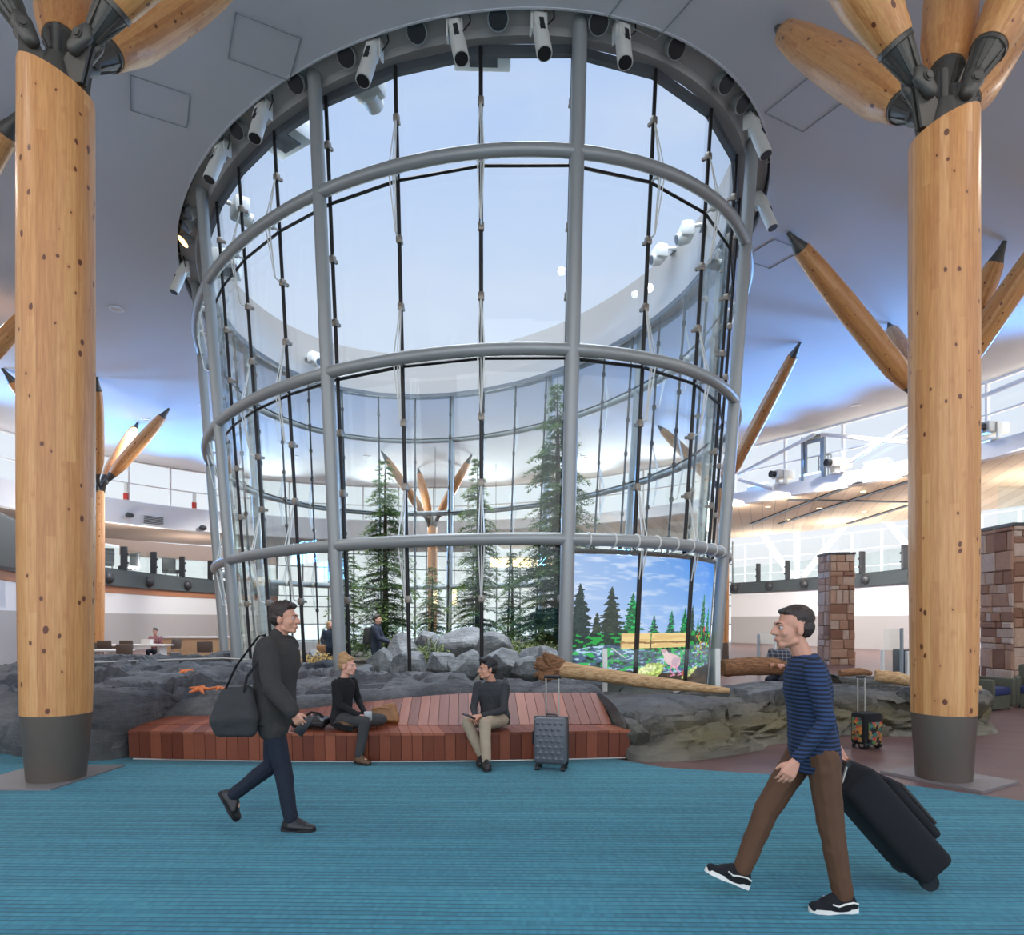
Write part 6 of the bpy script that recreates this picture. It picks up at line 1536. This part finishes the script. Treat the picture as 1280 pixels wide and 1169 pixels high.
def pattern_case():
    c = FL(1083, 935); e = empty('patterned_case', V((c.x, c.y+.0, 0)), 'small black wheeled case with a colourful pattern by the right rocks', 'suitcase', None, radians(20))
    m = MB(); m.rbox((0, 0, .25), (.30, .22, .40), .03, None, 2); m.build('case_body', 'cloth_black', e, 40)
    m = MB(); m.rbox((.02, -.118, .20), (.22, .02, .28), .008); m.rbox((-.155, 0, .24), (.02, .15, .3), .008); m.rbox((.155, 0, .24), (.02, .15, .3), .008); m.build('patterned_panel', 'patterned_fabric', e, 40)
    m = MB(); m.tube([V((-.05, -.125, .2)), V((-.0, -.16, .25)), V((.05, -.125, .3))], .012, 6); m.build('front_handle', 'black_plastic', e, 50)
    for sx in (-.12, .12):
        m = MB(); m.cyl((sx-.02, -.06, .055), (sx+.02, -.06, .055), .055, 16); m.cur = 1; m.cyl((sx-.024, -.06, .055), (sx+.024, -.06, .055), .03, 12); m.build('wheel', ['black_plastic', 'stainless'], e, 50)
        m = MB(); m.box((sx, .08, .025), (.03, .03, .05)); m.build('foot', 'black_plastic', e)
    m = MB()
    for sx in (-.06, .06): m.tube([V((sx, .08, .44)), V((sx, .08, .88))], .009, 8)
    m.build('telescopic_rods', 'stainless', e, 50)
    m = MB(); m.rbox((0, .08, .895), (.16, .035, .035), .014); m.build('grip', 'black_plastic', e, 50)
pattern_case()
# bags on the bench
c = sw(388, ZS, 7.98); e = empty('travel_bag', c, 'soft black bag lying on the bench left of the woman', 'bag', None, -.08)
m = MB(); m.hullballs([(V((-.16, -.08, .05)), .045), (V((.16, -.08, .05)), .05), (V((-.16, .1, .05)), .045), (V((.17, .1, .07)), .05), (V((.08, .02, .10)), .05)]); link_me(remeshed(m, .01, 4, .02, .08), 'bag_body', 'leather_black', e)
m = MB(); m.tube([V((-.1, .0, .1)), V((.0, .03, .17)), V((.1, .02, .155)), V((.15, .0, .12))], .014, 8); m.tube([V((-.19, -.13, .055)), V((0, -.142, .06)), V((.19, -.13, .06))], .006, 6); m.build('strap', 'cloth_black', e, 60)
c = sw(481, ZS, 8.28); e = empty('tote_bag', V((c.x, 8.26, ZS+.01)), 'tan leather tote bag slumped on the bench behind the woman', 'bag', None, .1)
m = MB(); m.hullballs([(V((-.16, -.03, .04)), .04), (V((.14, -.03, .04)), .04), (V((-.15, .04, .04)), .04), (V((.13, .05, .04)), .04), (V((.10, .0, .21)), .03), (V((-.12, 0, .16)), .03)]); link_me(remeshed(m, .01, 4, .025, .09), 'bag_body', 'leather_tan', e)
m = MB(); m.tube([V((-.12, -.05, .16)), V((-.06, -.07, .19)), V((.03, -.07, .185)), V((.08, -.05, .17))], .012, 8, flat=.5); m.build('handle', 'leather_tan', e, 60)

# ------------------------------------------------------------------ tables and chairs far left
def table(px0, px1, d, z, label, w=.8):
    a, b = P(px0, 0, d), P(px1, 0, d); x = (a.x+b.x)/2; L = b.x-a.x; e = empty('long_table', (x, d, 0), label, 'table', 'white tables far left')
    m = MB(); m.rbox((0, 0, z-.025), (L, w, .05), .01); m.build('tabletop', 'cream_table', e)
    for sx in (-L/2+.2, L/2-.2):
        m = MB(); m.rbox((sx, 0, (z-.05)/2), (.1, .5, z-.05), .01); m.build('leg', 'cream_table', e)
table(133, 210, 24.3-.9, .78, 'long white table in front of the man in the reddish plaid shirt'); 
table(110, 160, 20.4, .74, 'lower white table just right of the big left column')
e = empty('kitchen_counter', (P(248, 0, 27).x, 27, 0), 'pale wood counter with a tap behind the tables', 'counter')
m = MB(); m.box((0, 0, .45), (2.6, .7, .9)); m.build('cabinet_body', 'light_wood', e)
m = MB(); m.rbox((0, 0, .93), (2.7, .8, .06), .01); m.build('worktop', 'cream_table', e)
m = MB(); m.tube([V((.7, .1, .95)), V((.7, .1, 1.22)), V((.74, .05, 1.33)), V((.84, 0, 1.33)), V((.88, -.03, 1.22))], .03, 8); m.build('tap', 'stainless', e, 60)
def chair_proto():
    e = empty('dining_chair', (0, 0, 0), 'x', 'chair', 'brown chairs at the left tables')
    m = MB(); m.rbox((0, 0, .455), (.46, .44, .05), .02); m.build('seat', 'chair_brown', e, 40)
    m = MB(); m.rbox((0, -.22, .78), (.46, .04, .34), .02, Matrix.Rotation(.1, 3, 'X')); m.build('backrest', 'chair_brown', e, 40)
    for sx in (-.2, .2):
        for sy in (-.2, .2):
            m = MB(); m.tube([V((sx, sy, 0)), V((sx*.95, sy*.95, .43))] if sy > 0 else [V((sx, sy-.03, 0)), V((sx, sy, .43)), V((sx, sy-.02, .7))], .014, 6); m.build('leg', 'stainless', e, 50)
    return e
CH = [(135, 22.6, .05, 'brown chair at the long white table, nearest the slender timber column'), (163, 22.6, -.05, 'brown chair at the long white table, right of the first one'), (108, 22.3, .1, 'brown chair peeping out beside the big left column'), (112, 19.2, .0, 'brown chair at the lower white table, left one'), (161, 19.2, .0, 'brown chair at the lower white table, right one'), (214, 24.0, 1.3, 'brown chair at the right end of the long white table'), (258, 21.5, .2, 'brown chair before the pale wood counter')]
c0 = chair_proto()
for i, (px, d, rz, lab) in enumerate(CH):
    c = c0 if i == 0 else copy_tree(c0); c.location = (P(px, 0, d).x, d, 0); c.rotation_euler = (0, 0, rz); c['label'] = lab
m = MB(); m.box((0, 0, .09), (.30, .22, .18)); tag(m.build('white_box', 'cream_table', loc=(P(184, 0, 23.3).x, 23.3, .78)), 'white box on the long white table', 'box')

# ------------------------------------------------------------------ right side: stone columns, glass screens, armchairs
def stone_column(x, y, w_, dp, z1, label, seed):
    e = empty('stone_column', (x, y, 0), label, 'column'); r = random.Random(seed); m = MB()
    for face in range(4):
        W_ = w_ if face % 2 == 0 else dp; z = 0.
        while z < z1-.04:
            hh = min(r.choice((.16, .24, .34, .5)), z1-z); u = -W_/2
            if z1-z-hh < .1: hh = z1-z
            while u < W_/2-.01:
                ww = min(r.choice((.22, .32, .46, .6)), W_/2-u)
                if W_/2-u-ww < .12: ww = W_/2-u
                m.t = r.random(); th = r.uniform(.02, .07); dpt = (dp if face % 2 == 0 else w_)/2
                def q(uu, zz, o):
                    if face == 0: return (uu, -dpt-o, zz)
                    if face == 1: return (dpt+o, uu, zz)
                    if face == 2: return (-uu, dpt+o, zz)
                    return (-dpt-o, -uu, zz)
                g = .008; j = lambda s: r.uniform(-.03, .03)*s
                A = [(u+g, z+g), (u+ww-g, z+g), (u+ww-g, z+hh-g), (u+g, z+hh-g)]; B_ = [(a+(.03 if i in (0, 3) else -.03)+j(.5), b+(.025 if i < 2 else -.025)+j(.5)) for i, (a, b) in enumerate(A)]
                m.add([q(a, b, -.03) for a, b in A]+[q(a, b, th*.6) for a, b in A]+[q(a, b, th+j(.3)) for a, b in B_], [(0, 1, 5, 4), (1, 2, 6, 5), (2, 3, 7, 6), (3, 0, 4, 7), (4, 5, 9, 8), (5, 6, 10, 9), (6, 7, 11, 10), (7, 4, 8, 11), (8, 9, 10, 11)])
                u += ww
            z += hh
    m.build('stonework', 'ledgestone', e)
    m = MB(); m.box((0, 0, z1/2-.01), (w_-.03, dp-.03, z1-.02)); m.build('core', 'ledgestone', e)
    m = MB(); m.box((0, 0, z1+.04), (w_+.1, dp+.1, .08)); m.build('cap', 'dark_plastic', e)
stone_column(P(1045, 0, 25).x, 25, .86, .9, 3.95, 'tall narrow stone column between the drum and the big right timber column', 3)
stone_column(P(1246, 0, 18).x+.85, 18, 1.7, 1.2, 4.0, 'broad stone column at the right edge', 5)
m = MB(); x0 = P(1246, 0, 18).x; m.box((x0+.85, 18, 4.62), (1.6, .03, 1.0)); tag(m.build('glass_screen', 'rail_glass'), 'glass panel standing on top of the broad stone column', 'glass screen').location.z = 0
def glass_screen(px0, px1, y0, y1, d, label, posts):
    a, b = P(px0, y1, d), P(px1, y0, d); e = empty('glass_screen', ((a.x+b.x)/2, d, 0), label, 'glass screen')
    m = MB(); m.box(((0, 0, (b.z)/2+.1)), (b.x-a.x, .02, b.z-.2)); m.build('glass_panel', 'rail_glass', e)
    for px, w_, yt, mt in posts:
        p = P(px, yt, d); m = MB(); m.rbox((p.x-(a.x+b.x)/2, 0, p.z/2), (w_, .12, p.z), .02); m.build('post', mt, e)
glass_screen(948, 969, 791, 830, 20.5, 'glass screen in a white frame by the right wall, nearest the drum', [(969, .06, 790, 'white_metal'), (948, .06, 793, 'mullion_grey')])
glass_screen(1105, 1129, 786, 850, 17.5, 'grey glass screen with a white post left of the big right column', [(1137, .18, 814, 'white_metal'), (1103, .06, 812, 'white_metal'), (1127, .05, 785, 'mullion_grey')])
m = MB(); c = P(1118, 0, 18.4); m.rbox((0, 0, .42), (1.0, .6, .84), .04); tag(m.build('dark_cabinet', 'dark_plastic', smooth=40, loc=(c.x+.6, 18.4, 0)), 'low dark cabinet behind the grey glass screen', 'cabinet')
def armchair(px, d, rz, label):
    c = P(px, 0, d); e = empty('armchair', (c.x, d, 0), label, 'armchair', 'low armchairs on the right', rz)
    m = MB(); m.rbox((0, 0, .33), (.62, .6, .14), .04); m.build('seat', 'navy_fabric', e, 40)
    m = MB(); m.rbox((0, .3, .45), (.72, .14, .66), .05); m.build('backrest', 'olive_fabric', e, 40)
    for s in (-.36, .36): m = MB(); m.rbox((s, 0, .30), (.12, .66, .52), .04); m.build('armrest', 'olive_fabric', e, 40)
    m = MB(); m.box((0, 0, .14), (.6, .56, .24)); m.build('base', 'olive_fabric', e)
    for sx in (-.3, .3):
        for sy in (-.26, .3): m = MB(); m.cyl((sx, sy, 0), (sx, sy, .08), .025, 8); m.build('foot', 'black_plastic', e)
armchair(1231, 12.6, radians(30), 'olive and navy armchair just right of the big right column')
armchair(1302, 12.7, radians(-40), 'navy and olive armchair at the right edge')

# pendant lamps far behind the drum
for k, (x0, x1, y0, y1, d, lab) in enumerate(((612, 692, 698, 709, 40, 'long warm pendant lamp in three sections beyond the tallest fir'), (541, 547, 738, 756, 36, 'upright warm lamp beyond the middle fir, left of the pair'), (565, 571, 737, 756, 36, 'upright warm lamp beyond the middle fir, right of the pair'))):
    a, b = P(x0, y1, d), P(x1, y0, d); c = (a+b)/2; e = empty('pendant_lamp', (c.x, d, a.z), lab, 'lamp'); n = 3 if k == 0 else 1; W_ = (b.x-a.x); h_ = b.z-a.z
    for i in range(n):
        m = MB(); m.rbox((-W_/2+W_*(i+.5)/n, 0, h_/2), (W_/n-.05, .3, h_), .03); m.build('lamp_shade', 'lamp_warm', e, 40)
    for s in ((-W_*.4, W_*.4) if k == 0 else (0,)):
        m = MB(); m.cyl((s, 0, h_), (s, 0, ZC-a.z), .015, 6); m.build('cord', 'black_plastic', e)
